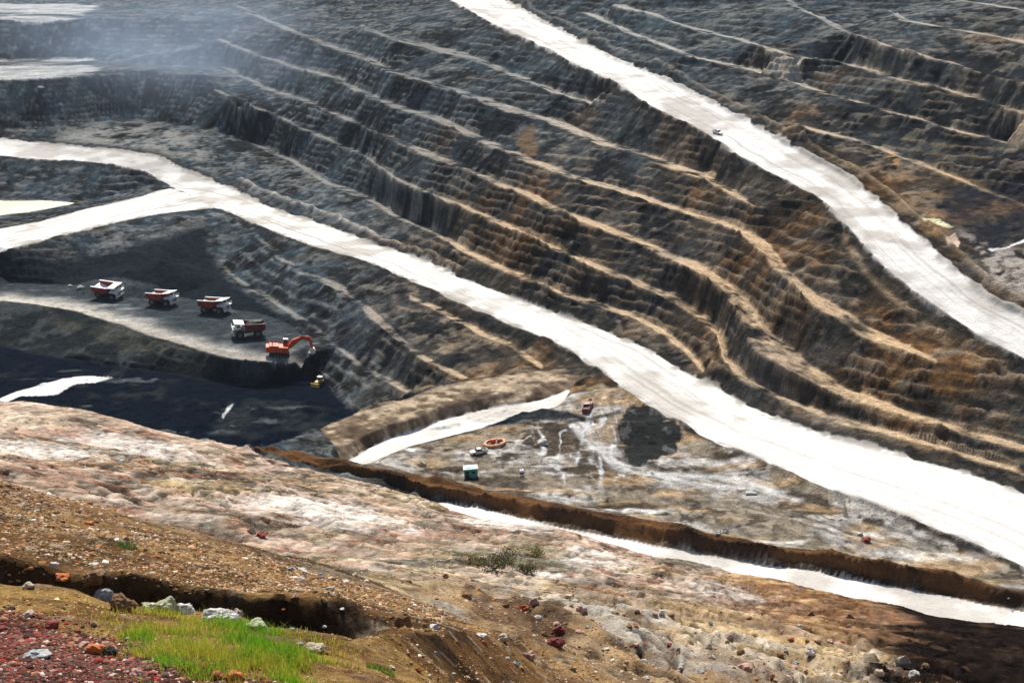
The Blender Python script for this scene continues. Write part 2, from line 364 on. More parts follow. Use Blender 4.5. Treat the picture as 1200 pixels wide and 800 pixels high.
P_MAIN = cat(MAIN_UP, rv(MAIN_LO), rv(ISL_UP))
P_BRA = cat(BRA_LO, rv(ISL_LO))
P_UP = cat(UP_L, rv(UP_R))
P_TRK = cat(TRK_B, rv(TRK_F))
eb = E_BA[[i for i in range(len(E_BA)) if E_BA[i][0] / E_BA[i][1] > -0.066]]
eb = eb - np.array([0, 1.1, 0])
P_NEAR = cat(eb, rv(NEAR_LO))
P_W1 = cat(B2_BA, rv(W1_LO))
P_EMB = cat(E_UP, rv(E_BA)); P_BANK = cat(B2_BK, rv(B2_BA))
n_big = fbm(GX / 34, GY / 34, 21, 3)
n_mid = fbm(GX / 9, GY / 9, 25, 3)
n_fin = fbm(GX / 2.3, GY / 2.3, 29, 3)
m_main, m_bra, m_up, m_trk, m_near, m_w1 = [warped(inside(p)) for p in (P_MAIN, P_BRA, P_UP, P_TRK, P_NEAR, P_W1)]
def ragged(M, k=4):
    b = blur(M, max(1, int(k * Q)), 2)
    return sstep(0.40, 0.60, b + 3.2 * b * (1 - b) * (0.55 * n_mid + 0.28 * n_fin))
m_bra, m_up, m_w1 = ragged(m_bra), ragged(m_up), ragged(m_w1, 2)
m_main = ragged(m_main)
m_emb, m_bank, m_pond = [warped(inside(p)) for p in (P_EMB, P_BANK, POND)]
fl = np.zeros((NR, NC), np.float32)
for c, t in FLATS: fl = np.maximum(fl, inside(cat(c, rv(t))))
m_flat = warped(fl)
wf = np.zeros((NR, NC), np.float32)
for c, t in WHITE_FLATS: wf = np.maximum(wf, inside(cat(c, rv(t))))
m_wf = warped(wf)
def patch(pts, line=None):
    """a patch of ground outlined by (px, py, z)"""
    return warped(inside(np.array([atz(*p) for p in pts])))
pit_poly = cat(np.array([atz(x, y, -129) for x, y in ((-170, 392), (0, 400), (100, 424), (200, 440), (245, 446), (300, 452), (345, 446), (366, 437), (402, 469), (422, 488))]),
               np.array([[20, 300, -134], [-150, 296, -134], [-290, 300, -134]]))
m_pit = warped(inside(pit_poly))
fg_poly = cat(line_d([(-900, 460, 274), (-170, 460, 274), (0, 470, 270), (44, 470, 268), (109, 481, 267), (170, 498, 266), (230, 513, 266), (290, 529, 266), (350, 548, 259), (433, 568, 252), (485, 582, 246)]),
              NEAR_LO, np.array([[150, 130, 0], [120, 60, 0], [20, 1.3, 0], [-20, 1.3, 0], [-400, 150, 0]]))
m_fg = warped(inside(fg_poly))
m_road = np.maximum.reduce([m_main, m_bra, m_up, m_near, m_w1])
s_road = blur(m_road, max(1, int(2 * Q)), 2)

# ------------------------------------------------------------------ relief
Z = warped(GZ)
def gradient(Z):
    zt = np.gradient(Z, TT, axis=1) / GY
    zy = np.gradient(Z, YY, axis=0) - zt * (GX / GY)
    return zt, zy
def hitz(px, py, r0=12.0, r1=1150.0):
    d = ray(px, py); d = d / d[1]
    r = np.concatenate([np.arange(r0, 60, 0.1), np.arange(60, r1, 0.25)])
    k = np.nonzero(d[2] * r <= sample(Z, d[0] * r, r))[0]
    r = r[k[0]] if len(k) else r1
    return np.array([d[0] * r, r, d[2] * r])
L1 = np.array([hitz(x, y) for x, y in resample([(283, 211), (305, 223), (340, 236), (390, 253), (425, 268), (450, 283), (475, 293), (500, 302), (533, 318)])])
gx, gy = gradient(blur(Z, 1, 1))
slope = np.hypot(gx, gy)
face = sstep(0.18, 0.5, slope)
U = GX * 0.5 - GY * 0.866           # along the side wall's benches
V = GX * 0.866 + GY * 0.5           # up the side wall
far = 1 - m_fg
quiet = 1 - np.clip(np.maximum(s_road, 0.8 * m_trk), 0, 1)
wall = sstep(-0.25, -0.05, GX / GY + 0.0 * GY)
rill_w = ridged(U / 5.0 + 0.8 * n_big + 0.3 * n_mid, V / 15 + 0.5 * n_mid, 41, 3) - 0.62
rill_e = ridged(GX / 7.0, GY / 30, 45, 3) - 0.62
rill = np.where(GX / GY > -0.235, rill_w, rill_e)
dz = far * quiet * (0.9 * n_big + face * (1.2 * n_mid + 0.8 * rill) + 0.30 * n_mid + 0.35 * n_fin * (0.35 + face))
n_rug = fbm(GX / 4.6, GY / 4.6, 31, 4, 0.6); n_blk = ridged(U / 9 + n_mid, V / 7 + n_big, 33, 3) - 0.6
sub = (Z + 0.9 * n_mid + 1.2 * n_big) / 2.6; sub = sub - np.floor(sub)
led = np.where(sub < 0.7, sub / 0.7, (1 - sub) / 0.3) - 0.5
low_ = np.clip(blur(warped(inside(cat(np.array([[-330.0, 480, 0]]), rv(BRA_LO), MAIN_LO[:60], B2_BK[::-1], np.array([[-70, 330, 0], [-300, 330, 0]])))), 3, 1), 0, 1)
dz += far * quiet * face * (1 - 0.6 * low_) * (1.15 * led + 1.0 * n_rug + 0.8 * n_blk)
# slumps: coarse lobes in the faces
lob = fbm(U / 16, V / 16, 51, 2)
dz += far * quiet * face * 1.5 * lob
dz += far * (1 - quiet) * (0.10 * n_mid + 0.06 * n_fin)
dz += m_pit * (0.9 * n_mid + 0.5 * n_fin + 0.8 * n_blk)
dz *= 1 - 0.75 * np.clip(blur(m_bank, 2, 1), 0, 1)
# windrows along the road edges
def windrow(line, h, w, lo=-9, hi=9):
    l = np.array([p for p in line if lo < p[0] / p[1] < hi])
    d = warped(dist(l, w * 4))
    return h * np.exp(-(d / w) ** 2) * (0.75 + 0.8 * fbm(GX / 5, GY / 5, 61, 2))
dz += windrow(L1, 2.0, 1.6)
dz += windrow(MAIN_LO, 1.0, 0.8, 0.02) + windrow(UP_L, 0.9, 0.9) + windrow(UP_R, 1.3, 1.1) + windrow(LR, 0.9, 0.9) + windrow(E_UP, 1.1, 0.9) * np.clip(0.6 + 2.2 * fbm(GX / 13, GY / 13, 231, 3), 0, 1.6)
UP_R2 = UP_R + np.array([5.5, 1.0, 0]); dz += windrow(UP_R2, 1.0, 0.9)
def cone(px, py, z, r, h, sx=1.0):
    c = atz(px, py, z); d = np.hypot((GX - c[0]) / sx, GY - c[1]) / r
    return h * np.clip(1 - d + 0.12 * n_mid, 0, 1) ** 0.9
dz = np.maximum(dz, cone(190, 331, -121, 19, 8.5)); dz = np.maximum(dz, cone(150, 330, -120, 16, 6, 1.3))
dz += cone(742, 508, -112, 7.5, 2.6, 1.9)                       # dark stockpile of the yard
# yard: low mounds
yard = far * quiet * sstep(225, 240, GY) * (1 - sstep(318, 335, GY)) * sstep(-0.09, -0.05, GX / GY) * (1 - face)
dz += yard * (0.45 * n_mid + 0.35 * np.abs(fbm(GX / 4, GY / 4, 71, 2)))
# foreground slope: eroded, bedded ground; relief grows with distance
fs = np.clip(GY / 100, 0.1, 1.6)
f1 = fbm(GX / 26, GY / 15, 81, 3); f2 = fbm(GX / 7, GY / 3.2, 85, 3); f3 = fbm(GX / 1.6, GY / 0.9, 89, 3); f4 = fbm(GX / 0.42, GY / 0.36, 93, 3)
mid = sstep(38, 75, GY)
strata = (Z + 3.2 * f1 + 0.9 * f2) / 3.1
saw = strata - np.floor(strata); ledge = np.where(saw < 0.75, saw / 0.75, (1 - saw) / 0.25) 
gul = ridged(GX / 19 + GY / 60 + 0.5 * f1, GY / 55, 97, 3) - 0.6
d1 = GX * 0.94 - GY * 0.34; d2 = GX * 0.34 + GY * 0.94        # drainage runs slightly to the right
f5 = fbm(d1 / 3.4 + 0.5 * f2, d2 / 9.0, 95, 4); rg5 = ridged(d1 / 7.5 + 0.6 * f2, d2 / 30 + 0.4 * f1, 99, 4) - 0.6
f6 = fbm(d1 / 1.0, d2 / 2.2, 103, 3, 0.7)
cr1 = 1 - sstep(0.01, 0.06, np.abs(fbm(d1 / 12 + 0.3 * f2, d2 / 42, 191, 4, 0.5))); cr2 = 1 - sstep(0.0, 0.06, np.abs(fbm(d1 / 4.2 + 0.3 * f2, d2 / 13, 195, 4, 0.55)))
crk = np.maximum(cr1, 0.75 * cr2 * sstep(-0.2, 0.15, f1))
g3 = fbm(GX / 3.4, GY / 6.0, 197, 4, 0.6); cr3 = 1 - sstep(0.0, 0.10, np.abs(fbm(GX / 5.0 + 0.4 * f2, GY / 16.0, 199, 4, 0.55)))
lowr = sstep(-0.12, -0.03, GX / GY) * sstep(27, 36, GY) * (1 - sstep(95, 135, GY))
dzf = lowr * (0.5 * g3 - 0.45 * cr3 + 0.5 * (ledge - 0.5)) + mid * (-0.5 * crk + 1.2 * f1 + 0.25 * f2 + 0.35 * (ledge - 0.5) + 0.9 * gul + 0.15 * f3 + 0.22 * f5 + 0.55 * rg5 + 0.24 * f6) + (1 - mid) * (0.10 * f2 + 0.13 * f3 + 0.07 * f4)
rimfade = sstep(0, 14, 258 - GY)
dzf *= np.where(GX / GY > -0.07, 0.35 + 0.65 * sstep(0, 25, np.interp(GX / GY, [p[0] / p[1] for p in FG_CR], [p[1] for p in FG_CR]) - GY), 0.35 + 0.65 * rimfade)
dz += m_fg * dzf
ZZ = Z + dz
gx2, gy2 = gradient(ZZ)
slope2 = np.hypot(gx2, gy2)

# ------------------------------------------------------------------ colour of the ground itself (albedo)
def c3(*v): return np.array(v, np.float32)
def mix(A, B, w): return A + (B - A) * np.clip(w, 0, 1)[..., None]
near_w = (1 - sstep(400, 600, GY)) * sstep(-0.17, -0.04, GX / GY)                                   # browner rock nearer
rock = mix(np.broadcast_to(c3(.046, .064, .076), (NR, NC, 3)), c3(.072, .046, .025), near_w * (0.62 + 0.9 * n_big))
rock = mix(rock, c3(.17, .092, .040), sstep(0.08, 0.4, n_big + 0.6 * n_mid + 0.3 * n_rug) * (0.12 + 0.8 * near_w))
rock = mix(rock, c3(.020, .022, .026), sstep(0.05, 0.45, -n_big + 0.7 * lob))
streak = fbm(U / 2.6 + 0.9 * n_mid, V / 8 + 0.8 * n_big, 111, 4); streak2 = fbm(GX / 2.8 + 0.7 * n_mid, GY / 10, 115, 4)
streak = np.where(GX / GY > -0.235, streak, streak2)
rock = mix(rock, c3(.165, .160, .145), sstep(0.12, 0.6, streak) * 0.3 * (0.4 + face))
patchy = fbm(U / 9 + n_mid, V / 6, 113, 5, 0.62)
rock = mix(rock, c3(.020, .022, .020), 0.8 * sstep(0.02, 0.22, patchy))
rock = mix(rock, mix(np.broadcast_to(c3(.115, .135, .14), (NR, NC, 3)), c3(.16, .14, .11), near_w), 0.55 * sstep(0.12, 0.35, n_rug + 0.3 * n_mid))
rock = mix(rock, mix(np.broadcast_to(c3(.145, .16, .16), (NR, NC, 3)), c3(.22, .165, .11), near_w), 0.8 * sstep(0.1, 0.4, slope) * np.exp(-((sub - 0.72) / 0.13) ** 2) * sstep(-0.2, 0.2, n_mid + 0.6 * n_rug))
rock = mix(rock, c3(.018, .019, .020), 0.6 * sstep(0.1, 0.4, slope) * np.exp(-((sub - 0.18) / 0.16) ** 2) * sstep(-0.3, 0.2, n_big + 0.6 * n_rug))
rock = rock * (1 + 0.2 * streak[..., None]).clip(0.35, 2) * 0.92 * (1 + 0.6 * n_fin[..., None] + 0.5 * n_rug[..., None]).clip(0.3, 2)
dust = mix(np.broadcast_to(c3(.34, .33, .30), (NR, NC, 3)), c3(.52, .37, .22), near_w * (0.8 + 0.6 * n_big))
s_flat = np.clip(blur(m_flat, 1, 1), 0, 1)
wd = np.clip(s_flat * 1.35, 0, 1) * sstep(-0.55, 0.25, n_mid + 0.6 * n_big + 0.5 * n_fin + 0.35 * n_rug) * (0.55 + 0.45 * np.maximum(near_w, sstep(-0.05, 0.05, GX / GY)))
wd = np.maximum(wd, 0.22 * (1 - face) * sstep(-0.1, 0.4, n_mid + n_fin))
wd = np.maximum(wd, np.clip(1.5 * windrow(L1, 1.0, 1.3), 0, 1)); wd = np.maximum(wd, 0.5 * windrow(LR, 1.0, 1.0)); wd = np.maximum(wd, 0.5 * windrow(UP_R2, 1.0, 0.9))
colr = mix(rock, dust, wd)
# pale dusty flats of the end wall
endflat = m_wf * sstep(-0.35, 0.05, fbm(GX / 40, GY / 14, 121, 4) + 0.05 - 2.5 * sstep(-0.335, -0.27, GX / GY))
colr = mix(colr, c3(.46, .46, .44), endflat * (0.75 + 0.5 * n_mid))
foot = patch([(60, 160, -92), (110, 148, -91), (160, 142, -90), (230, 158, -93), (250, 190, -97), (215, 182, -97), (140, 168, -94)])
colr = mix(colr, c3(.23, .23, .21), blur(foot, 6, 2) * sstep(-0.5, 0.35, n_mid + 0.6 * n_fin))
# roads
tr = fbm(GX / 1.3 + n_mid, GY / 60, 131, 3)
roadc = mix(np.broadcast_to(c3(.63, .61, .575), (NR, NC, 3)), c3(.40, .375, .335), 0.9 * sstep(0.0, 0.5, n_big + 0.8 * n_mid))
def along_tracks(L, R, M, colr, dark=c3(.42, .40, .37), amt=0.55):
    dl, dr = warped(dist(L, 60)), warped(dist(R, 60))
    s = dl / np.maximum(dl + dr, 1e-3); w = dl + dr
    n = fbm(s * 26 + 0.25 * n_mid, (U + V) * 0.008 + GY / 60, 137, 4, 0.62)
    k = np.exp(-((s - 0.28) / 0.09) ** 2) + np.exp(-((s - 0.68) / 0.09) ** 2)
    e = np.exp(-(np.minimum(dl, dr) / 2.6) ** 2) * sstep(-0.4, 0.3, n_fin + n_mid)
    return s, sstep(-0.05, 0.3, n) * (0.45 + 0.4 * k) * amt + e * 0.6
trk_main = along_tracks(MAIN_UP, cat(rv(ISL_UP)[:0], MAIN_LO), m_main, colr)
trk_up = along_tracks(UP_L, UP_R, m_up, colr)
trk_bra = along_tracks(ISL_LO, BRA_LO, m_bra, colr)
tw = m_main * trk_main[1] + m_up * trk_up[1] * 0.7 + m_bra * trk_bra[1]
roadc = mix(roadc, c3(.26, .245, .22), np.clip(tw * 1.6, 0, 0.9))
mr = np.clip(m_road + 0.0, 0, 1)
edge = blur(m_road, max(2, int(3 * Q)), 2)
colr = mix(colr, c3(.42, .39, .34), 0.55 * edge * (1 - m_fg) * sstep(-0.3, 0.2, n_fin + n_mid))
# yard between main road and embankment
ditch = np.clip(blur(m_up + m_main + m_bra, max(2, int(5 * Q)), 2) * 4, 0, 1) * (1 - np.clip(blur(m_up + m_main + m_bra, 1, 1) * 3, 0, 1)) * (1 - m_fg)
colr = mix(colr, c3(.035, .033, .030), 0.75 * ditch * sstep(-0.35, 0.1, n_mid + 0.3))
yc = mix(np.broadcast_to(c3(.21, .175, .13), (NR, NC, 3)), c3(.36, .34, .31), sstep(-0.1, 0.3, n_mid))
yc = mix(yc, c3(.075, .06, .045), sstep(0.06, 0.2, fbm(GX / 9, GY / 7, 141, 5, 0.62)))
yv = ridged(GX / 4.5 + n_mid, GY / 6 + n_mid, 143, 4)
yc = mix(yc, c3(.05, .042, .034), 0.85 * sstep(0.77, 0.87, yv) * sstep(-0.2, 0.15, n_mid + n_big))
yc = mix(yc, c3(.36, .25, .14), 0.7 * sstep(0.08, 0.3, fbm(GX / 12, GY / 5, 145, 3)))
lines = ridged(GX / 3.0 + n_mid, GY / 16 + n_big, 149, 2)
vz = atz(690, 520, -112.5); vd = np.hypot((GX - vz[0]) / 13, (GY - vz[1]) / 26) + 0.5 * n_mid
yc = mix(yc, c3(.52, .53, .54), sstep(0.78, 0.94, lines) * (1 - sstep(0.6, 1.2, vd)))
yc = mix(yc, c3(.58, .56, .53), 0.8 * sstep(0.22, 0.5, fbm(GX / 13, GY / 5, 147, 4)))
yc = yc * (1 + 0.9 * fbm(GX / 1.7, GY / 2.4, 148, 3)[..., None])
yardm = patch([(425, 547, -112), (470, 528, -113), (520, 512, -113), (600, 488, -113), (660, 462, -112.5), (700, 450, -111), (733, 466, -111), (800, 501, -111), (883, 543, -111.5), (1000, 590, -112), (1200, 673, -112.5),
               (1500, 820, -113), (1500, 750, -111), (1200, 690, -111), (1000, 657, -111), (850, 633, -111), (683, 600, -111), (558, 577, -111), (496, 560, -110.8)])
yw = np.clip(blur(yardm, 1, 1) - m_main, 0, 1)
colr = mix(colr, yc, yw)
dk = patch([(722, 500, -111.5), (730, 485, -111.5), (745, 478, -111.5), (790, 492, -111), (803, 505, -111), (795, 525, -111), (775, 540, -111.5), (745, 545, -111.5), (728, 525, -111.5)])
n_dk = fbm(GX / 4.0, GY / 7.0, 191, 4, 0.65)
for pts, wdt, ccol, am in (([(668, 498), (690, 522), (722, 546), (775, 558), (850, 562), (930, 585)], 1.1, (.56, .55, .53), .9), ([(675, 492), (700, 520), (735, 551), (800, 566), (880, 575)], 0.7, (.60, .60, .58), .8),
                       ([(600, 548), (680, 548), (760, 560), (850, 582), (960, 615), (1060, 645)], 0.5, (.06, .05, .04), .9), ([(590, 556), (680, 556), (770, 570), (860, 592), (980, 628)], 0.5, (.07, .055, .04), .8),
                       ([(705, 485), (700, 510), (716, 536), (750, 550)], 0.6, (.58, .58, .58), .8), ([(640, 505), (668, 495), (700, 488), (725, 482)], 0.7, (.05, .045, .04), .9), ([(630, 530), (690, 538), (750, 556)], 0.6, (.09, .07, .05), .8),
                       ([(880, 560), (940, 580), (1020, 612), (1100, 642)], 0.6, (.07, .06, .05), .7), ([(840, 590), (930, 612), (1010, 632), (1090, 652)], 0.5, (.52, .47, .40), .7), ([(690, 478), (684, 500), (676, 530), (672, 548)], 0.5, (.55, .56, .58), .8)):
    w_ = np.exp(-(warped(dist(np.array([hitz(x, y) for x, y in resample(pts)]), 6)) / (wdt * (1 + 0.9 * n_dk))) ** 2)
    yc = mix(yc, c3(*ccol), am * w_ * sstep(-0.45, 0.0, n_dk))
colr = mix(colr, yc, yw)
dk = sstep(0.35, 0.6, blur(dk, int(5 * Q), 2) + 0.95 * n_dk + 0.15 * n_fin); colr = mix(colr, mix(np.broadcast_to(c3(.026, .027, .026), (NR, NC, 3)), c3(.10, .10, .095), sstep(0.1, 0.3, n_dk)), dk * yw)
grey = blur(patch([(690, 500, -112), (720, 530, -112), (760, 552, -112), (860, 560, -112), (900, 590, -112), (820, 580, -112), (740, 560, -112), (690, 530, -112)]), 5, 2)
colr = mix(colr, c3(.47, .46, .44), 0.75 * grey * yw * (1 - dk) * sstep(-0.3, 0.2, n_fin))
# embankments
colr = mix(colr, mix(np.broadcast_to(c3(.15, .11, .075), (NR, NC, 3)), c3(.30, .235, .165), sstep(-0.1, 0.35, n_mid + 0.6 * n_fin)) * (1 + 0.8 * n_fin[..., None]) * (1 - 0.5 * sstep(0.1, 0.4, -n_mid))[..., None], m_bank)
ec = mix(np.broadcast_to(c3(.12, .060, .026), (NR, NC, 3)), c3(.05, .028, .018), sstep(-0.1, 0.3, n_mid))
colr = mix(colr, ec, m_emb)
# coal pit
coal = mix(np.broadcast_to(c3(.005, .0085, .015), (NR, NC, 3)), c3(.022, .026, .029), sstep(0.05, 0.5, n_mid + 0.6 * n_big))
coal = mix(coal, c3(.075, .085, .09), 0.7 * sstep(0.25, 0.5, fbm(GX / 20, GY / 5, 153, 4)))
coal = mix(coal, c3(.12, .13, .135), 0.6 * sstep(0.46, 0.62, fbm(GX / 14, GY / 5, 151, 3) + 0.3 * n_fin))
pitw = blur(m_pit, 2, 1)
pitw = pitw * (1 - np.clip(blur(m_bank, 2, 1), 0, 1)) * (1 - m_emb)
colr = mix(colr, coal, pitw)
back = blur(patch([(-170, 322, -121), (0, 322, -120.5), (100, 312, -119), (190, 290, -116), (240, 268, -111), (262, 325, -119), (320, 362, -121), (345, 388, -122), (262, 362, -122), (100, 338, -122), (-170, 328, -122)]), int(5 * Q), 2)
colr = mix(colr, c3(.013, .018, .023), back * (1.1 + 0.5 * n_mid))
tc = mix(np.broadcast_to(c3(.075, .088, .095), (NR, NC, 3)), c3(.22, .235, .235), sstep(-0.1, 0.35, fbm(GX / 22, GY / 4, 155, 3)))
frontd = np.exp(-(warped(dist(TRK_F, 40)) / 8.0) ** 2)
tc = mix(tc, c3(.50, .46, .40), frontd * sstep(-0.55, 0.1, n_mid + n_big + 0.35))
fd = warped(dist(TRK_F, 60)); tc = mix(tc, c3(.034, .043, .048), sstep(7, 17, fd + 9 * n_mid) * (0.9 + 0.3 * n_fin))
colr = mix(colr, tc, np.clip(m_trk, 0, 1))
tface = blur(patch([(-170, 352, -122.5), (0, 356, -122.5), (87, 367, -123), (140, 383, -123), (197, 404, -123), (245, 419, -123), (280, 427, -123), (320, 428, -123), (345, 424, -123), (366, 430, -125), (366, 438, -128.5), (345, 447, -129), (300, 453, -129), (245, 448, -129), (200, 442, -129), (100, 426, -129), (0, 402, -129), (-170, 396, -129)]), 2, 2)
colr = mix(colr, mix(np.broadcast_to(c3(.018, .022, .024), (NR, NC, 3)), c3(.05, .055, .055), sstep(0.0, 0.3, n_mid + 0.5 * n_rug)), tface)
silt = patch([(-60, 478, -130), (0, 462, -129.6), (20, 455, -129.6), (45, 450, -129.4), (72, 443, -129.4), (108, 442.5, -129.4), (126, 445, -129.4), (108, 450, -129.6), (85, 452, -129.6), (64, 462, -129.8), (48, 464, -130), (25, 462, -130), (-60, 492, -130.4)])
colr = mix(colr, c3(.80, .79, .77), silt)
colr = mix(colr, c3(.45, .45, .44), patch([(266, 496, -132), (270, 484, -131.5), (277, 481, -131.5), (273, 490, -132), (268, 500, -132)]))
# green-grey spoil on the truck bench face
colr = mix(colr, c3(.085, .082, .060), 0.35 * blur(patch([(60, 372, -124), (150, 388, -125), (230, 415, -125), (300, 430, -125), (360, 428, -125), (350, 445, -129), (300, 451, -129), (245, 447, -129), (150, 425, -129), (80, 400, -129)]), 3, 2) * sstep(-0.3, 0.15, n_mid + 0.5 * n_big + 0.1))
# island, pond shore
colr = mix(colr, c3(.55, .54, .40), np.clip(blur(m_pond, 1, 1), 0, 1))
# puddle and pale patches beyond the upper road
blk = blur(patch([(1110, 215, -71), (1200, 225, -72), (1280, 250, -74), (1250, 290, -80), (1190, 284, -79), (1150, 280, -78), (1110, 265, -77), (1100, 240, -74)]), int(6 * Q), 2)
colr = mix(colr, c3(.018, .022, .030), blk * (0.75 + 0.7 * n_rug))
colr = mix(colr, c3(.72, .72, .72), patch([(1160, 287, -80), (1185, 288, -80), (1202, 280, -79), (1215, 276, -79), (1204, 286, -80), (1185, 293, -81), (1165, 291, -80.5)]))
colr = mix(colr, c3(.62, .60, .38), patch([(1080, 252, -76), (1100, 253, -76), (1118, 262, -77), (1110, 264, -77.5), (1095, 259, -77), (1082, 258, -77)]))
colr = mix(colr, c3(.62, .48, .36), patch([(1105, 288, -82), (1118, 281, -81), (1126, 290, -82), (1122, 297, -83), (1110, 295, -83)]))
colr = mix(colr, c3(.40, .36, .32), 0.8 * blur(patch([(1120, 270, -79), (1160, 288, -81), (1200, 300, -82), (1260, 330, -85), (1230, 350, -87), (1185, 335, -86), (1150, 315, -84)]), 4, 2) * sstep(-0.1, 0.25, n_mid + 0.6 * n_fin))
colr = mix(colr, c3(.42, .22, .09), 0.8 * blur(patch([(1043, 160, -60), (1056, 153, -59), (1060, 168, -61), (1050, 176, -63)]), 1, 2) * sstep(-0.2, 0.2, n_fin))
colr = mix(colr, c3(.17, .11, .06), 0.7 * sstep(0.4, 0.9, blur(patch([(607, 136, -64), (625, 128, -63), (637, 140, -64), (632, 154, -67), (614, 153, -67)]), 3, 2) + 0.6 * n_fin + 0.3 * streak))
colr = mix(colr, roadc, mr)

# ---- foreground ground
pal = np.broadcast_to(c3(.36, .245, .175), (NR, NC, 3))
pal = mix(pal, c3(.36, .265, .145), sstep(-0.05, 0.3, f1 + 0.4 * f2))
pal = mix(pal, c3(.50, .37, .29), 0.8 * sstep(0.14, 0.28, fbm(d1 / 17, d2 / 34, 161, 5, 0.62) + 0.35 * f5))
pal = mix(pal, c3(.12, .095, .07), sstep(0.12, 0.24, fbm(d1 / 10, d2 / 26, 165, 5, 0.62)))
pal = mix(pal, c3(.27, .13, .085), 0.6 * sstep(0.04, 0.2, fbm(d1 / 11, d2 / 24, 169, 5, 0.62)))
vein = ridged(d1 / 13 + 0.8 * f2, d2 / 32 + 0.7 * f1, 173, 3)
pal = mix(pal, c3(.07, .05, .035), sstep(0.83, 0.95, vein) * 0.8)
vein2 = ridged(d1 / 5.5 + 0.7 * f2, d2 / 15 + 0.7 * f1, 175, 4)
pal = mix(pal, c3(.055, .038, .028), sstep(0.76, 0.85, vein2) * 0.9 * sstep(-0.25, 0.2, f1 + f2))
pal = mix(pal, c3(.55, .45, .38), 0.6 * sstep(0.2, 0.45, f5) * sstep(-0.2, 0.2, f2))
pal = mix(pal, c3(.10, .055, .035), 0.8 * sstep(0.15, 0.42, -f5))
vein3 = ridged(d1 / 2.3 + 0.8 * f5, d2 / 7.0 + 0.6 * f2, 177, 3)
pal = mix(pal, c3(.045, .032, .024), sstep(0.78, 0.87, vein3) * 0.8 * sstep(-0.3, 0.15, f2 + 0.5 * f5))
pal = mix(pal, c3(.20, .20, .16), 0.5 * sstep(0.5, 0.9, saw))
pal = mix(pal, c3(.040, .028, .021), 0.9 * crk * sstep(-0.5, 0.1, f6 + f2))
pal = mix(pal, c3(.56, .46, .38), 0.45 * (1 - crk) * sstep(0.12, 0.3, fbm(d1 / 6, d2 / 15, 203, 4, 0.62)))
upper = warped(inside(np.array([hitz(p[0], p[1]) for p in [(-170, 455, -95), (0, 470, -96), (110, 481, -99), (230, 513, -104), (280, 528, -105), (220, 530, -98), (120, 500, -92), (60, 505, -86), (0, 510, -82), (-170, 510, -80)]])))
pal = mix(pal, c3(.54, .43, .32), 0.55 * blur(upper, int(7 * Q), 2) * sstep(-0.35, 0.15, f2 + f1))
wpt = [((700, 660, -72), 10, 5), ((590, 612, -95), 12, 4), ((45, 530, -62), 16, 8), ((390, 600, -82), 15, 7), ((330, 590, -80), 9, 5), ((160, 520, -80), 16, 7), ((640, 680, -45), 6, 3), ((850, 690, -76), 7, 4), ((700, 648, -82), 7, 3), ((880, 750, -52), 9, 5), ((955, 690, -88), 8, 3)]
for (px, py, z), rx, ry in wpt:
    c = hitz(px, py); d = np.hypot((GX - c[0]) / rx, (GY - c[1]) / (2.6 * ry)) + 0.7 * f2 + 0.3 * f3
    pal = mix(pal, c3(.60, .54, .48), 0.8 - 0.8 * sstep(0.35, 1.0, d + 0.5 * f5))
grn = [((585, 655, -80), 13, 7), ((620, 640, -84), 8, 5)]
for (px, py, z), rx, ry in grn:
    c = hitz(px, py); d = np.hypot((GX - c[0]) / rx, (GY - c[1]) / (2.6 * ry)) + 0.7 * f2 + 0.3 * f3
    pal = mix(pal, c3(.10, .10, .045), 0.45 * (1 - sstep(0.3, 1.1, d)))
# brown banks of the right
rt = sstep(0.13, 0.24, GX / GY + 0.10 * f1) * sstep(60, 90, GY)
pal = mix(pal, mix(np.broadcast_to(c3(.15, .07, .03), (NR, NC, 3)), c3(.36, .22, .10), sstep(-0.05, 0.3, f2 + f1)), rt * 0.8)
ob = sstep(0.285, 0.36, GX / GY + 0.10 * f1 + 0.03 * f2) * sstep(52, 74, GY + 14 * f1)
pal = mix(pal, c3(.011, .008, .007), ob * (1.02 + 0.5 * f2 + 0.35 * f5))
tan = sstep(0.10, 0.15, GX / GY) * (1 - sstep(0.29, 0.34, GX / GY + 0.1 * f1)) * sstep(50, 65, GY) * (1 - sstep(100, 125, GY + 30 * f1))
pal = mix(pal, mix(np.broadcast_to(c3(.42, .30, .15), (NR, NC, 3)), c3(.62, .54, .42), sstep(-0.1, 0.3, f1 + f2)), tan * 0.85)
pl = np.exp(-(warped(dist(line_d([(10, 567, 60), (31, 575, 48), (70, 592, 42), (110, 604, 40), (145, 616, 38)]), 8)) / 0.8) ** 2)
pal = mix(pal, c3(.62, .68, .68), pl)
pal = 0.86 * pal * (1 + 1.1 * f6[..., None] + 0.45 * f5[..., None])
# gravel and soil close by
soil = mix(np.broadcast_to(c3(.115, .064, .029), (NR, NC, 3)), c3(.27, .165, .070), sstep(-0.1, 0.3, f2 + 0.5 * f3))
soil = mix(soil, c3(.055, .034, .020), sstep(0.06, 0.3, f3 + 0.8 * f4))
soil = mix(soil, c3(.42, .33, .23), 0.6 * sstep(0.22, 0.5, f4 + 0.2 * f3))
shelf = sstep(0.0, 0.6, 20.0 - GY)
soil = mix(soil, mix(np.broadcast_to(c3(.30, .195, .070), (NR, NC, 3)), c3(.15, .082, .032), sstep(-0.15, 0.2, f3 + 0.7 * f4)), 0.6 * shelf)
redm = sstep(0, 0.9, 16.9 - GY - 10.5 * (GX / GY + 0.42) - 1.6 * f2)
soil = mix(soil, mix(np.broadcast_to(c3(.060, .034, .028), (NR, NC, 3)), c3(.16, .085, .065), sstep(0, 0.4, f4 + f3)), redm)
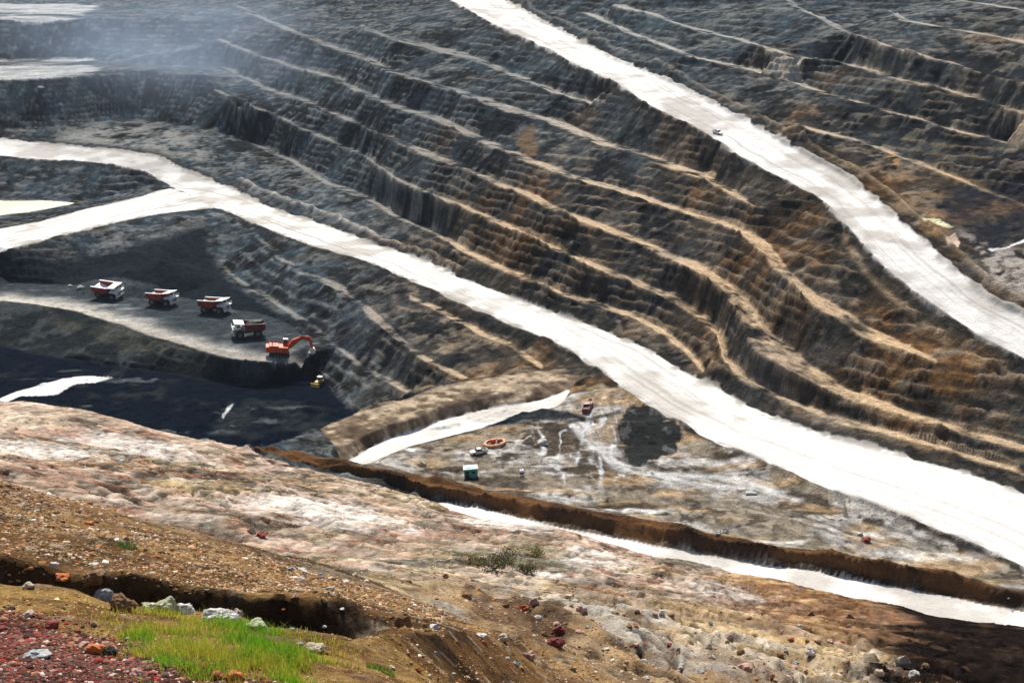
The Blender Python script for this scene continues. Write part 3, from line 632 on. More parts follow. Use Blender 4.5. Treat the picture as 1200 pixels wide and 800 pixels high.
soil = mix(soil, c3(.028, .019, .013), np.exp(-((GY - 22.2) / 1.0) ** 2) * sstep(0.4, 1.0, slope2 + 0.6 * f3))  # shade on the gully cliff, painted into the soil colour
rub = mix(np.broadcast_to(c3(.20, .145, .095), (NR, NC, 3)), c3(.36, .33, .28), sstep(-0.05, 0.2, g3 + 0.4 * f3))
rub = mix(rub, c3(.33, .21, .10), 0.8 * sstep(0.05, 0.25, fbm(GX / 7, GY / 11, 205, 4, 0.6)))
rub = mix(rub, c3(.085, .05, .03), sstep(0.08, 0.25, fbm(GX / 4, GY / 9, 209, 4, 0.62)))
rub = mix(rub, c3(.035, .024, .018), 0.9 * cr3)
pal = mix(pal, rub, 0.85 * lowr * (1 - ob) * (1 - 0.7 * tan))
nearw = 1 - sstep(30, 44, GY + 9 * f1)
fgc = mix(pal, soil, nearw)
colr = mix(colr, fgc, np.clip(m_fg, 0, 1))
colr = colr * (1 + 0.28 * fbm(GX / np.maximum(GY * 0.004, 0.05), GY / np.maximum(GY * 0.008, 0.08), 181, 2)[..., None] * (1 - 0.75 * mr[..., None])) if False else colr
colr = np.clip(colr, 0.004, 0.85)
grassw = sstep(-0.30, 0.12, fbm(GX / 0.8, GY / 0.55, 227, 4) + 0.10 - 0.25 * np.abs(GX / GY + 0.24) / 0.1) * 1.25 * np.exp(-(((GX / GY + 0.255 + 0.035 * f2) / 0.098) ** 4) - ((GY - 16.2) / 2.4) ** 4)

# ------------------------------------------------------------------ materials
def new_mat(name):
    m = bpy.data.materials.new(name); m.use_nodes = True
    nt = m.node_tree; nt.nodes.clear()
    o = nt.nodes.new('ShaderNodeOutputMaterial'); b = nt.nodes.new('ShaderNodeBsdfPrincipled')
    nt.links.new(b.outputs[0], o.inputs[0])
    return m, nt, b

def ground_mat(name, rough=1.0, fine=0.45, scales=((0.9, 0.5), (9.0, 0.35)), bump=0.6, spec=0.0):
    m, nt, b = new_mat(name)
    N, L = nt.nodes, nt.links
    at = N.new('ShaderNodeVertexColor'); at.layer_name = 'Col'
    geo = N.new('ShaderNodeNewGeometry')
    cur = at.outputs[0]; hs = None
    for sc, am in scales:
        n = N.new('ShaderNodeTexNoise'); n.inputs['Scale'].default_value = sc; n.inputs['Detail'].default_value = 8; n.inputs['Roughness'].default_value = 0.68
        L.new(geo.outputs['Position'], n.inputs['Vector'])
        r = N.new('ShaderNodeMapRange'); r.inputs[1].default_value = 0.28; r.inputs[2].default_value = 0.72; r.inputs[3].default_value = 1 - am; r.inputs[4].default_value = 1 + am
        L.new(n.outputs['Fac'], r.inputs[0])
        mx = N.new('ShaderNodeMix'); mx.data_type = 'RGBA'; mx.blend_type = 'MULTIPLY'; mx.inputs[0].default_value = 1
        L.new(cur, mx.inputs[6]); L.new(r.outputs[0], mx.inputs[7]); cur = mx.outputs[2]
        bp = N.new('ShaderNodeBump'); bp.inputs['Strength'].default_value = bump; bp.inputs['Distance'].default_value = 0.7 / sc
        L.new(n.outputs['Fac'], bp.inputs['Height'])
        if hs is not None: L.new(hs, bp.inputs['Normal'])
        hs = bp.outputs[0]
    L.new(cur, b.inputs['Base Color']); L.new(hs, b.inputs['Normal'])
    b.inputs['Roughness'].default_value = rough; b.inputs['Specular IOR Level'].default_value = spec
    return m

def plain(name, col, rough=0.6, metal=0.0, var=0.25, scale=3.0, spec=0.4):
    m, nt, b = new_mat(name)
    N, L = nt.nodes, nt.links
    tc = N.new('ShaderNodeTexCoord'); n = N.new('ShaderNodeTexNoise'); n.inputs['Scale'].default_value = scale; n.inputs['Detail'].default_value = 6
    L.new(tc.outputs['Object'], n.inputs['Vector'])
    r = N.new('ShaderNodeMapRange'); r.inputs[1].default_value = 0.3; r.inputs[2].default_value = 0.7; r.inputs[3].default_value = 1 - var; r.inputs[4].default_value = 1 + var * 0.5
    L.new(n.outputs['Fac'], r.inputs[0])
    mx = N.new('ShaderNodeMix'); mx.data_type = 'RGBA'; mx.blend_type = 'MULTIPLY'; mx.inputs[0].default_value = 1; mx.inputs[6].default_value = (*col, 1)
    L.new(r.outputs[0], mx.inputs[7]); L.new(mx.outputs[2], b.inputs['Base Color'])
    b.inputs['Roughness'].default_value = rough; b.inputs['Metallic'].default_value = metal; b.inputs['Specular IOR Level'].default_value = spec
    return m

M_ROCK = ground_mat('bench_rock', scales=((0.35, 0.42), (2.2, 0.5)), bump=0.9)
M_FORE = ground_mat('clay_slope', scales=((0.8, 0.35), (7.0, 0.42)), bump=0.7)
M_ROAD = ground_mat('haul_road_dust', scales=((0.25, 0.10), (1.5, 0.12)), bump=0.25)
M_COAL = ground_mat('coal', scales=((0.4, 0.5), (2.5, 0.5)), bump=0.9, rough=1.0, spec=0.0)

# ------------------------------------------------------------------ the sheet cut into its named grounds
def sheet(name, mask, mat, label, cat=None):
    """the faces of the fan whose mask is set, as one structure object"""
    j, i = np.nonzero(mask)
    q = np.stack([j * NC + i, j * NC + i + 1, (j + 1) * NC + i + 1, (j + 1) * NC + i], 1)
    u, inv = np.unique(q, return_inverse=True); inv = inv.reshape(q.shape)
    me = bpy.data.meshes.new(name)
    co = np.stack([GX.ravel()[u], GY.ravel()[u], ZZ.ravel()[u]], 1).astype(np.float32)
    nf = len(q)
    me.vertices.add(len(u)); me.vertices.foreach_set('co', co.ravel())
    me.loops.add(nf * 4); me.loops.foreach_set('vertex_index', inv.astype(np.int32).ravel())
    me.polygons.add(nf); me.polygons.foreach_set('loop_start', np.arange(0, nf * 4, 4, dtype=np.int32))
    me.polygons.foreach_set('loop_total', np.full(nf, 4, np.int32))
    me.update(calc_edges=True)
    me.polygons.foreach_set('use_smooth', np.ones(nf, bool))
    a = me.color_attributes.new('Col', 'FLOAT_COLOR', 'POINT')
    c = np.concatenate([colr.reshape(-1, 3)[u], np.ones((len(u), 1), np.float32)], 1)
    a.data.foreach_set('color', c.astype(np.float32).ravel())
    me.materials.append(mat)
    o = bpy.data.objects.new(name, me); COL.objects.link(o)
    o['kind'] = 'structure'; o['label'] = label; o['category'] = cat or name.replace('_', ' ')
    return o

def fm(M): return M[:-1, :-1]
owner = np.zeros((NR - 1, NC - 1), np.int8)
regs = [(m_fg, 1), (m_pit, 2), (m_trk, 3), (m_bank, 4), (m_emb, 5), (m_w1, 6), (m_near, 7), (m_bra, 8), (m_main, 9), (m_up, 10), (m_pond, 11)]
for M, k in regs: owner[fm(M) > 0.5] = k
sheet('pit_wall', owner == 0, M_ROCK, 'dark terraced rock wall of the open pit, grey on the left and brown on the right', 'pit wall')
sheet('hillside', owner == 1, M_FORE, 'pink and tan eroded clay slope falling from the viewer to the rim of the pit', 'hillside')
sheet('pit_floor', owner == 2, M_COAL, 'black coal floor at the bottom of the pit below the truck road', 'pit floor')
sheet('truck_road', owner == 3, M_ROCK, 'grey pit road on which the four dump trucks stand', 'road')
sheet('earth_bank', owner == 4, M_FORE, 'brown flat topped earth bank between the coal floor and the pale yard', 'bank')
sheet('embankment', owner == 5, M_FORE, 'long narrow brown embankment above the white road at the right edge', 'embankment')
sheet('washed_ground', owner == 6, M_ROAD, 'white washed ground at the foot of the flat topped earth bank', 'ground')
sheet('lower_road', owner == 7, M_ROAD, 'white road along the foot of the long brown embankment', 'road')
sheet('side_road', owner == 8, M_ROAD, 'pale side road forking off the main haul road to the left edge', 'road')
sheet('main_road', owner == 9, M_ROAD, 'wide white haul road crossing the picture from left edge to lower right', 'road')
sheet('upper_road', owner == 10, M_ROAD, 'wide white haul road coming down from the top edge to the right', 'road')
m_, nt_, b_ = new_mat('pond_water'); b_.inputs['Base Color'].default_value = (.46, .47, .33, 1); b_.inputs['Roughness'].default_value = 0.35
sheet('pond', owner == 11, m_, 'pale yellowish settling pond between the two road branches', 'pond')

def gz(x, y): return float(sample(ZZ, np.array([x], np.float64), np.array([y], np.float64))[0])
def hit(px, py, r0=5.0, r1=1200.0):
    """where the line of sight of a pixel of the photo meets the ground"""
    d = ray(px, py); d = d / d[1]
    r = np.concatenate([np.arange(r0, 60, 0.02), np.arange(60, r1, 0.1)])
    h = sample(ZZ, d[0] * r, r)
    k = np.nonzero(d[2] * r <= h)[0]
    if len(k) == 0: return Vector((d[0] * r1, r1, d[2] * r1))
    r = r[k[0]]
    return Vector((d[0] * r, r, gz(d[0] * r, r)))

# ------------------------------------------------------------------ object helpers
class MB:
    def __init__(s): s.bm = bmesh.new()
    def box(s, cx, cy, cz, sx, sy, sz, taper=1.0, rot=None):
        r = bmesh.ops.create_cube(s.bm, size=1.0)['verts']
        for v in r:
            k = taper if v.co.z > 0 else 1.0
            v.co = Vector((v.co.x * sx * k, v.co.y * sy * k, v.co.z * sz))
            if rot is not None: v.co = rot @ v.co
            v.co += Vector((cx, cy, cz))
        return s
    def prism(s, prof, y0, y1, prof2=None):
        """closed profile in x,z swept along y"""
        a = [s.bm.verts.new((x, y0, z)) for x, z in prof]; b = [s.bm.verts.new((x, y1, z)) for x, z in (prof2 or prof)]
        n = len(prof)
        s.bm.faces.new(a); s.bm.faces.new(b[::-1])
        for i in range(n): s.bm.faces.new((a[i], b[i], b[(i + 1) % n], a[(i + 1) % n]))
        return s
    def tube(s, p, q, r0, r1=None, n=12):
        p, q = Vector(p), Vector(q); r1 = r0 if r1 is None else r1
        d = (q - p).normalized(); u = d.orthogonal().normalized(); w = d.cross(u)
        A = [s.bm.verts.new(p + (u * math.cos(t) + w * math.sin(t)) * r0) for t in [2 * math.pi * i / n for i in range(n)]]
        B = [s.bm.verts.new(q + (u * math.cos(t) + w * math.sin(t)) * r1) for t in [2 * math.pi * i / n for i in range(n)]]
        for i in range(n): s.bm.faces.new((A[i], A[(i + 1) % n], B[(i + 1) % n], B[i]))
        s.bm.faces.new(A[::-1]); s.bm.faces.new(B)
        return s
    def bar(s, p, q, w, h):
        p, q = Vector(p), Vector(q); d = q - p; L = d.length
        m = d.to_track_quat('X', 'Z').to_matrix()
        r = bmesh.ops.create_cube(s.bm, size=1.0)['verts']
        for v in r: v.co = m @ Vector((v.co.x * L, v.co.y * w, v.co.z * h)) + (p + q) / 2
        return s
    def build(s, name, mat, parent=None, bevel=0.04):
        if bevel:
            bmesh.ops.bevel(s.bm, geom=[e for e in s.bm.edges if len(e.link_faces) == 2 and e.calc_face_angle(0) > 0.6], offset=bevel, segments=2, affect='EDGES', clamp_overlap=True)
        bmesh.ops.recalc_face_normals(s.bm, faces=s.bm.faces)
        me = bpy.data.meshes.new(name); s.bm.to_mesh(me); s.bm.free()
        me.materials.append(mat)
        o = bpy.data.objects.new(name, me); COL.objects.link(o)
        if parent: o.parent = parent
        return o

def tag(o, label, cat, group=None, kind=None):
    o['label'] = label; o['category'] = cat
    if group: o['group'] = group
    if kind: o['kind'] = kind
    return o

def empty(name, label, cat, group=None):
    o = bpy.data.objects.new(name, None); COL.objects.link(o); o.empty_display_size = 0.5
    return tag(o, label, cat, group)

def kids(o): return [c for c in bpy.data.objects if c.parent == o]
def copy_tree(o, parent=None):
    c = o.copy(); COL.objects.link(c); c.parent = parent
    for ch in kids(o): copy_tree(ch, c)
    return c

def seat_on_ground(o, px, py, heading, L=6.0, W=4.0, sink=0.05, scale=1.0):
    """stand a thing where that pixel's ground is, tilted with the ground; heading is the angle of its +X"""
    p = hit(px, py) if not isinstance(px, Vector) else px
    c, s = math.cos(heading), math.sin(heading)
    f = Vector((c, s, 0)); l = Vector((-s, c, 0))
    zf, zb = gz(*(p + f * L / 2)[:2]), gz(*(p - f * L / 2)[:2])
    zl, zr = gz(*(p + l * W / 2)[:2]), gz(*(p - l * W / 2)[:2])
    X = Vector((f.x * L, f.y * L, zf - zb)).normalized(); Y = Vector((l.x * W, l.y * W, zl - zr)).normalized()
    Zv = X.cross(Y).normalized(); Y = Zv.cross(X)
    m = Matrix((X, Y, Zv)).transposed().to_4x4()
    o.matrix_world = Matrix.Translation(Vector((p.x, p.y, (zf + zb + zl + zr) / 4 - sink))) @ m @ Matrix.Scale(scale, 4)
    return o

RED = plain('red_paint', (.30, .028, .022), 0.5, var=0.4, scale=0.8)
CREAM = plain('cream_paint', (.74, .68, .56), 0.5, var=0.25, scale=0.8)
WHITE = plain('white_paint', (.82, .80, .76), 0.5, var=0.2, scale=0.8)
TYRE = plain('tyre_rubber', (.020, .021, .023), 0.9, var=0.4)
STEEL = plain('dusty_steel', (.14, .135, .125), 0.6, 0.3, var=0.4)
DARK = plain('dark_frame', (.035, .036, .038), 0.7, var=0.3)
GLASS = plain('window_glass', (.02, .03, .035), 0.12, var=0.1, spec=0.8)
ORANGE = plain('orange_paint', (.66, .085, .018), 0.45, var=0.3, scale=0.7)
YELLOW = plain('yellow_paint', (.62, .38, .045), 0.5, var=0.35, scale=1.2)
TEAL = plain('teal_paint', (.04, .30, .27), 0.5, var=0.3, scale=1.5)
PALEGREEN = plain('pale_roof', (.22, .42, .38), 0.5, var=0.2, scale=1.5)
GREY = plain('grey_paint', (.22, .22, .22), 0.4, var=0.2, scale=1.5)
RUSTO = plain('faded_orange', (.55, .25, .12), 0.6, var=0.4, scale=1.5)
LAMP = plain('lamp_glass', (.8, .8, .75), 0.2, var=0.05)
COALM = plain('coal_lumps', (.03, .034, .032), 0.8, var=0.6, scale=2.0)

def make_truck(label, group):
    """rigid mining truck, front towards +X, 10.4 m long"""
    t = empty('dump_truck', label, 'dump truck', group)
    MB().box(-0.3, 0, 1.75, 8.2, 1.5, 0.7).box(-2.7, 0, 1.35, 1.4, 3.0, 0.8).box(2.5, 0, 1.4, 0.6, 4.4, 0.5).build('chassis', DARK, t)
    MB().prism([(1.6, 1.9), (4.75, 1.7), (4.95, 2.2), (4.85, 3.15), (1.6, 3.25)], -1.15, 1.15).build('engine_hood', CREAM, t, 0.06)
    g = MB()
    for k in range(7): g.box(4.97, -0.9 + 0.3 * k, 2.45, 0.05, 0.08, 1.1)
    g.build('radiator_grille', DARK, t, 0)
    MB().box(4.65, 0, 3.25, 1.5, 5.3, 0.16).box(3.2, -2.0, 3.25, 2.2, 1.4, 0.16).box(3.2, 2.0, 3.25, 2.2, 1.4, 0.16).build('deck', WHITE, t, 0.03)
    MB().box(5.05, 0, 1.35, 0.45, 4.6, 0.55).box(4.9, 1.9, 2.1, 0.35, 0.5, 1.7).box(4.9, -1.9, 2.1, 0.35, 0.5, 1.7).build('bumper', CREAM, t, 0.05)
    c = MB().prism([(2.75, 3.34), (4.55, 3.34), (4.3, 4.75), (2.75, 4.75)], 0.75, 2.35).build('cab', WHITE, t, 0.07)
    MB().prism([(4.53, 3.85), (4.56, 3.85), (4.40, 4.6), (4.36, 4.6)], 0.92, 2.2).build('windscreen', GLASS, c, 0)
    for y in (0.72, 2.375): MB().box(3.5, y, 4.2, 1.2, 0.02, 0.7).build('side_window', GLASS, c, 0)
    for y in (-1.75, 1.75): MB().tube((5.26, y, 1.75), (5.34, y, 1.75), 0.2).build('headlight', LAMP, t, 0)
    h = MB()
    for y in (-2.6, 2.6): h.tube((5.35, y, 3.3), (5.35, y, 4.3), 0.035, n=6)
    for z in (3.8, 4.3): h.tube((5.35, -2.6, z), (5.35, 2.6, z), 0.035, n=6)
    h.build('handrail', WHITE, t, 0)
    l = MB()
    for y in (-0.3, 0.3): l.bar((5.45, y - 1.3, 1.3), (5.1, y - 1.3, 3.25), 0.07, 0.07)
    for k in range(6): l.box(5.43 - 0.06 * k, -1.3, 1.5 + 0.3 * k, 0.06, 0.6, 0.05)
    l.build('ladder', WHITE, t, 0)
    # dump bed: open tub with sloping floor, ribbed red sides and a canopy over the cab
    side = [(-5.35, 3.55), (-4.9, 2.35), (-0.2, 2.15), (1.35, 3.2), (1.65, 4.75), (-5.2, 4.45)]
    b = MB()
    for y in (-2.75, 2.6): b.prism(side, y, y + 0.15)
    b.prism([(-5.35, 3.55), (-5.3, 3.68), (-0.25, 2.42), (1.25, 3.35), (1.5, 4.75), (1.65, 4.75), (1.35, 3.2), (-0.2, 2.15), (-4.9, 2.35)], -2.62, 2.62)
    for x in (-4.4, -3.4, -2.4, -1.4, -0.4, 0.6):
        for y in (-2.82, 2.82): b.box(x, y, 3.35 + (0.15 if x > -0.5 else 0), 0.22, 0.14, 1.9 if x < 0 else 1.5)
    bed = b.build('dump_bed', RED, t, 0.03)
    r = MB()
    for y in (-2.72, 2.72): r.bar((-5.3, y, 4.53), (1.65, y, 4.84), 0.5, 0.22)
    r.bar((-5.25, 0, 3.66), (-0.4, 0, 2.46), 4.9, 0.05)
    r.build('bed_rim', WHITE, bed, 0.03)
    MB().prism([(1.5, 4.72), (4.7, 5.25), (4.75, 5.38), (1.5, 4.92)], -2.75, 2.75).build('canopy', WHITE, bed, 0.03)
    for y in (-1.0, 1.0): MB().tube((0.2, y, 1.5), (-0.6, y, 2.4), 0.16).build('hoist_cylinder', STEEL, t, 0)
    def wheel(x, y, w, n=1):
        W = None
        for k in range(n):
            yy = y + k * (w + 0.08) * (1 if y > 0 else -1) * -1
            q = MB().tube((x, yy - w / 2, 1.35), (x, yy + w / 2, 1.35), 1.35, n=28).build('wheel', TYRE, t, 0.12)
            s = 1 if y > 0 else -1
            MB().tube((x, yy + s * (w / 2 - 0.02), 1.35), (x, yy + s * (w / 2 + 0.06), 1.35), 0.72, 0.62, n=20).build('rim', STEEL, q, 0.02)
    for s in (-1, 1):
        wheel(3.1, s * 2.2, 0.85); wheel(-2.75, s * 2.35, 0.8, 2)
    return t

TG = 'dump trucks on the pit road'
th = math.radians
tr1 = make_truck('red and white dump truck nearest the left edge of the pit road', TG)
tr2 = copy_tree(tr1); tr2['label'] = 'red and white dump truck in the middle of the row of three facing right'
tr3 = copy_tree(tr1); tr3['label'] = 'red and white dump truck at the head of the row, facing the loaded one'
tr4 = copy_tree(tr1); tr4['label'] = 'dump truck loaded with black coal, facing left beside the orange excavator'
seat_on_ground(tr1, 128, 348, th(-20), 6, 5)
seat_on_ground(tr2, 191, 357, th(-22), 6, 5)
seat_on_ground(tr3, 252, 366, th(-18), 6, 5)
seat_on_ground(tr4, 292, 394, th(197), 6, 5)
RED_D = plain('dusty_dark_red_paint', (.15, .028, .022), 0.7, var=0.5, scale=0.6); WHT_D = plain('dusty_white_paint', (.45, .42, .37), 0.7, var=0.4, scale=0.6)
def repaint(o):
    if o.type == 'MESH' and o.data.materials[0] in (RED, CREAM) or o.type == 'MESH' and o.name.split('.')[0] in ('bed_rim', 'deck', 'bumper'):
        o.material_slots[0].link = 'OBJECT'; o.material_slots[0].material = RED_D if o.data.materials[0] == RED or o.name.startswith('bed_rim') else WHT_D
    for c in kids(o): repaint(c)
repaint(tr4)
# coal heap in the loaded truck
def lump(name, mat, rx, ry, rz, seed, sub=3, amp=0.28, label=None, cat=None, group=None, flat=-0.4, frq=1.3, subd=None):
    bm = bmesh.new(); bmesh.ops.create_icosphere(bm, subdivisions=sub, radius=1.0)
    rg = random.Random(seed)
    planes = [(Vector((rg.gauss(0, 1), rg.gauss(0, 1), rg.gauss(0, 1))).normalized(), rg.uniform(0.55, 0.9)) for _ in range(11)]
    off = Vector((rg.uniform(-50, 50), rg.uniform(-50, 50), rg.uniform(-50, 50)))
    from mathutils import noise
    for v in bm.verts:
        d = v.co.normalized(); k = 1.0
        for n, h in planes:
            c = d.dot(n)
            if c > 0.05: k = min(k, h / c)
        k *= 1 + amp * noise.noise(d * frq + off) + amp * 0.5 * noise.noise(d * frq * 2.7 + off) + amp * 0.28 * noise.noise(d * frq * 7 + off)
        v.co = Vector((d.x * k * rx, d.y * k * ry, max(d.z * k, flat) * rz))
    me = bpy.data.meshes.new(name); bm.to_mesh(me); bm.free(); me.materials.append(mat)
    o = bpy.data.objects.new(name, me); COL.objects.link(o)
    if label: tag(o, label, cat, group)
    return o
ld = lump('coal_load', COALM, 3.3, 2.5, 1.5, 5, 4, 0.2, 'black coal heaped in the bed of the truck beside the excavator', 'coal load', flat=-0.6)
ld.matrix_world = tr4.matrix_world @ Matrix.Translation((-1.9, 0, 4.35))

# ---- excavator
ex = empty('excavator', 'orange excavator with raised boom at the end of the pit road', 'excavator')
for s in (-1, 1):
    tk = MB().prism([(-3.2, 0.55), (-2.8, 0.08), (2.8, 0.08), (3.2, 0.55), (3.2, 0.95), (2.8, 1.35), (-2.8, 1.35), (-3.2, 0.95)], s * 2.0 - 0.4, s * 2.0 + 0.4).build('track', TYRE, ex, 0.05)
    rr = MB()
    for k in range(6): rr.tube((-2.4 + 0.95 * k, s * 2.0 - 0.43, 0.5), (-2.4 + 0.95 * k, s * 2.0 + 0.43, 0.5), 0.3, n=12)
    rr.build('track_roller', STEEL, tk, 0)
MB().box(0, 0, 0.9, 3.2, 3.4, 0.6).tube((0, 0, 1.2), (0, 0, 1.6), 1.4, n=24).build('undercarriage', DARK, ex, 0.03)
hs = MB().box(-0.4, 0, 2.45, 6.0, 4.2, 1.7).box(-1.8, 0, 3.45, 3.0, 3.9, 0.4).build('house', ORANGE, ex, 0.12)
MB().box(-3.75, 0, 2.35, 1.0, 4.2, 1.9).build('counterweight', ORANGE, ex, 0.22)
MB().tube((-2.4, -0.9, 3.6), (-2.4, -0.9, 4.5), 0.14).build('exhaust_pipe', DARK, ex, 0)
e2 = MB()
for y in (-1.95, 1.95): e2.tube((-3.3, y, 4.4), (-0.4, y, 4.4), 0.04, n=6)
e2.tube((-3.3, -1.95, 4.4), (-3.3, 1.95, 4.4), 0.04, n=6)
for x in (-3.3, -1.8, -0.4):
    for y in (-1.95, 1.95): e2.tube((x, y, 3.3), (x, y, 4.4), 0.04, n=6)
e2.build('handrail', ORANGE, ex, 0)
cb = MB().prism([(1.0, 3.3), (2.75, 3.3), (2.9, 4.1), (2.5, 5.2), (1.0, 5.2)], 0.55, 2.05).build('cab', ORANGE, ex, 0.06)
MB().box(1.8, 1.3, 5.26, 1.5, 1.4, 0.08).build('cab_roof', CREAM, cb, 0.02)
for y in (0.535, 2.065): MB().box(1.75, y, 4.35, 1.2, 0.02, 1.2).build('cab_window', GLASS, cb, 0)
MB().prism([(2.9, 4.1), (2.93, 4.12), (2.55, 5.05), (2.52, 5.03)], 0.7, 1.9).build('windscreen', GLASS, cb, 0)
MB().prism([(1.7, 2.3), (2.7, 2.2), (4.6, 4.6), (7.0, 5.95), (8.9, 6.2), (9.0, 6.8), (6.6, 6.9), (3.8, 5.6)], -0.85, -0.05).build('boom', ORANGE, ex, 0.06)
MB().prism([(8.2, 7.1), (9.0, 6.9), (9.6, 6.2), (10.5, 3.2), (10.0, 3.0), (8.7, 5.8)], -0.75, -0.15).build('stick', ORANGE, ex, 0.05)
MB().tube((3.4, -0.45, 3.0), (5.8, -0.45, 5.3), 0.2).build('boom_cylinder', STEEL, ex, 0)
MB().tube((5.6, -0.45, 6.9), (8.3, -0.45, 7.15), 0.18).build('stick_cylinder', STEEL, ex, 0)
bk = MB().prism([(10.0, 3.35), (10.75, 3.25), (11.2, 2.5), (11.05, 1.7), (10.2, 1.25), (9.3, 1.6), (9.5, 1.8), (10.2, 1.55), (10.75, 1.85), (10.8, 2.4), (10.4, 2.9)], -1.4, 0.5).prism([(10.0, 3.35), (10.75, 3.25), (11.2, 2.5), (11.05, 1.7), (10.2, 1.25), (9.3, 1.6)], -1.45, -1.35).prism([(10.0, 3.35), (10.75, 3.25), (11.2, 2.5), (11.05, 1.7), (10.2, 1.25), (9.3, 1.6)], 0.45, 0.55).build('bucket', CREAM, ex, 0.03)
tt_ = MB()
for k in range(5): tt_.prism([(9.32, 1.55), (9.32, 1.72), (8.9, 1.55)], -1.3 + 0.42 * k, -1.12 + 0.42 * k)
tt_.build('bucket_teeth', STEEL, bk, 0)
seat_on_ground(ex, 327, 416, th(12), 5, 4)

# ---- bulldozer
bz = empty('bulldozer', 'small yellow bulldozer at the foot of the slope beside the black coal floor', 'bulldozer')
for s in (-1, 1): MB().prism([(-1.9, 0.4), (-1.5, 0.05), (1.3, 0.05), (1.8, 0.4), (1.6, 0.85), (-0.6, 1.35), (-1.8, 0.9)], s * 1.1 - 0.28, s * 1.1 + 0.28).build('track', TYRE, bz, 0.05)
MB().prism([(-0.2, 0.8), (1.9, 0.8), (1.9, 1.75), (-0.2, 1.95)], -0.65, 0.65).box(-1.0, 0, 1.2, 1.7, 1.5, 0.9).build('body', YELLOW, bz, 0.06)
cz = MB().prism([(-1.3, 1.6), (0.1, 1.6), (-0.05, 2.85), (-1.2, 2.85)], -0.7, 0.7).build('cab', YELLOW, bz, 0.05)
MB().box(-0.62, 0, 2.95, 1.5, 1.7, 0.12).build('cab_roof', CREAM, cz, 0.03)
for y in (-0.72, 0.72): MB().box(-0.6, y, 2.3, 0.9, 0.02, 0.7).build('cab_window', GLASS, cz, 0)
MB().box(0.03, 0, 2.3, 0.03, 1.1, 0.7, rot=Matrix.Rotation(-0.12, 3, 'Y')).build('windscreen', GLASS, cz, 0)
MB().prism([(2.5, 0.1), (2.75, 0.05), (2.6, 0.65), (2.75, 1.35), (2.55, 1.35), (2.4, 0.65)], -1.7, 1.7).build('blade', YELLOW, bz, 0.03)
pa = MB().box(-0.2, 0, 0.55, 0.2, 2.9, 0.2)
for s in (-1, 1): pa.bar((-0.2, s * 1.45, 0.55), (2.45, s * 1.45, 0.5), 0.16, 0.22)
pa.build('push_arm', DARK, bz, 0.02)
MB().tube((0.9, 0.3, 1.8), (0.9, 0.3, 2.5), 0.08).build('exhaust_pipe', DARK, bz, 0)
seat_on_ground(bz, 374, 451, th(-115), 3, 2.5, scale=0.9)

# ---- light vehicles
def make_pickup(label, mat, group=None, name='pickup_truck', cat='pickup truck'):
    t = empty(name, label, cat, group)
    MB().prism([(-2.6, 0.45), (2.5, 0.45), (2.62, 0.7), (2.5, 1.05), (0.9, 1.15), (-2.6, 1.15)], -0.9, 0.9).build('body', mat, t, 0.08)
    MB().box(-1.65, 0, 1.17, 1.75, 1.5, 0.03).build('load_bed', DARK, t, 0)
    s = MB()
    for y in (-0.86, 0.86): s.box(-1.65, y, 1.28, 1.9, 0.1, 0.28)
    s.box(-2.58, 0, 1.28, 0.1, 1.7, 0.28).build('bed_side', mat, t, 0.03)
    c = MB().prism([(-0.75, 1.14), (1.15, 1.14), (0.55, 1.78), (-0.6, 1.80)], -0.82, 0.82).build('cabin', GLASS, t, 0.06)
    MB().box(0.0, 0, 1.80, 1.15, 1.5, 0.07).build('roof', mat, c, 0.03)
    for y in (-0.62, 0.62): MB().box(2.58, y, 0.85, 0.06, 0.3, 0.16).build('headlight', LAMP, t, 0)
    for x in (-1.6, 1.6):
        for y in (-0.86, 0.86):
            w_ = MB().tube((x, y - 0.12, 0.38), (x, y + 0.12, 0.38), 0.38, n=18).build('wheel', TYRE, t, 0.03)
            MB().tube((x, y + math.copysign(0.1, y), 0.38), (x, y + math.copysign(0.14, y), 0.38), 0.22, n=14).build('rim', STEEL, w_, 0)
    return t
p1 = make_pickup('small white pickup driving alone on the upper white haul road', WHITE)
seat_on_ground(p1, 841, 157, th(-52), 3, 1.6, 0.0, 0.8)
p2 = make_pickup('small red pickup seen end on beside the white haul road, behind the yard', RED)
seat_on_ground(p2, 689, 480, th(75), 3, 1.6, 0.0)
p3 = make_pickup('cream pickup parked between the orange ring and the teal cabin', CREAM)
seat_on_ground(p3, 561, 532, th(200), 3, 1.6, 0.0, 0.8)
# ---- yard things
cab = empty('site_cabin', 'teal green cabin with pale roof standing near the long embankment', 'cabin')
MB().box(0, 0, 1.0, 3.0, 2.3, 2.0).build('wall', TEAL, cab, 0.04)
MB().box(0, 0, 2.08, 3.25, 2.6, 0.16).box(0, 0, 2.2, 2.0, 1.2, 0.1).build('roof', PALEGREEN, cab, 0.04)
MB().box(-0.8, -1.165, 0.9, 0.8, 0.03, 1.7).build('door', DARK, cab, 0)
MB().box(0.6, -1.165, 1.25, 0.9, 0.03, 0.6).build('window', GLASS, cab, 0)
seat_on_ground(cab, 552, 557, th(4), 2.5, 2, 0.05)
pn = empty('pontoon_ring', 'faded orange oval ring with gear inside lying in the yard above the teal cabin', 'pontoon')
def ring(rx, ry, r, n=40, m=10):
    k = MB()
    vs = [[k.bm.verts.new(((rx + r * math.cos(b)) * math.cos(a), (ry + r * math.cos(b)) * math.sin(a), r + r * math.sin(b))) for b in [2 * math.pi * j / m for j in range(m)]] for a in [2 * math.pi * i / n for i in range(n)]]
    for i in range(n):
        for j in range(m): k.bm.faces.new((vs[i][j], vs[(i + 1) % n][j], vs[(i + 1) % n][(j + 1) % m], vs[i][(j + 1) % m]))
    return k
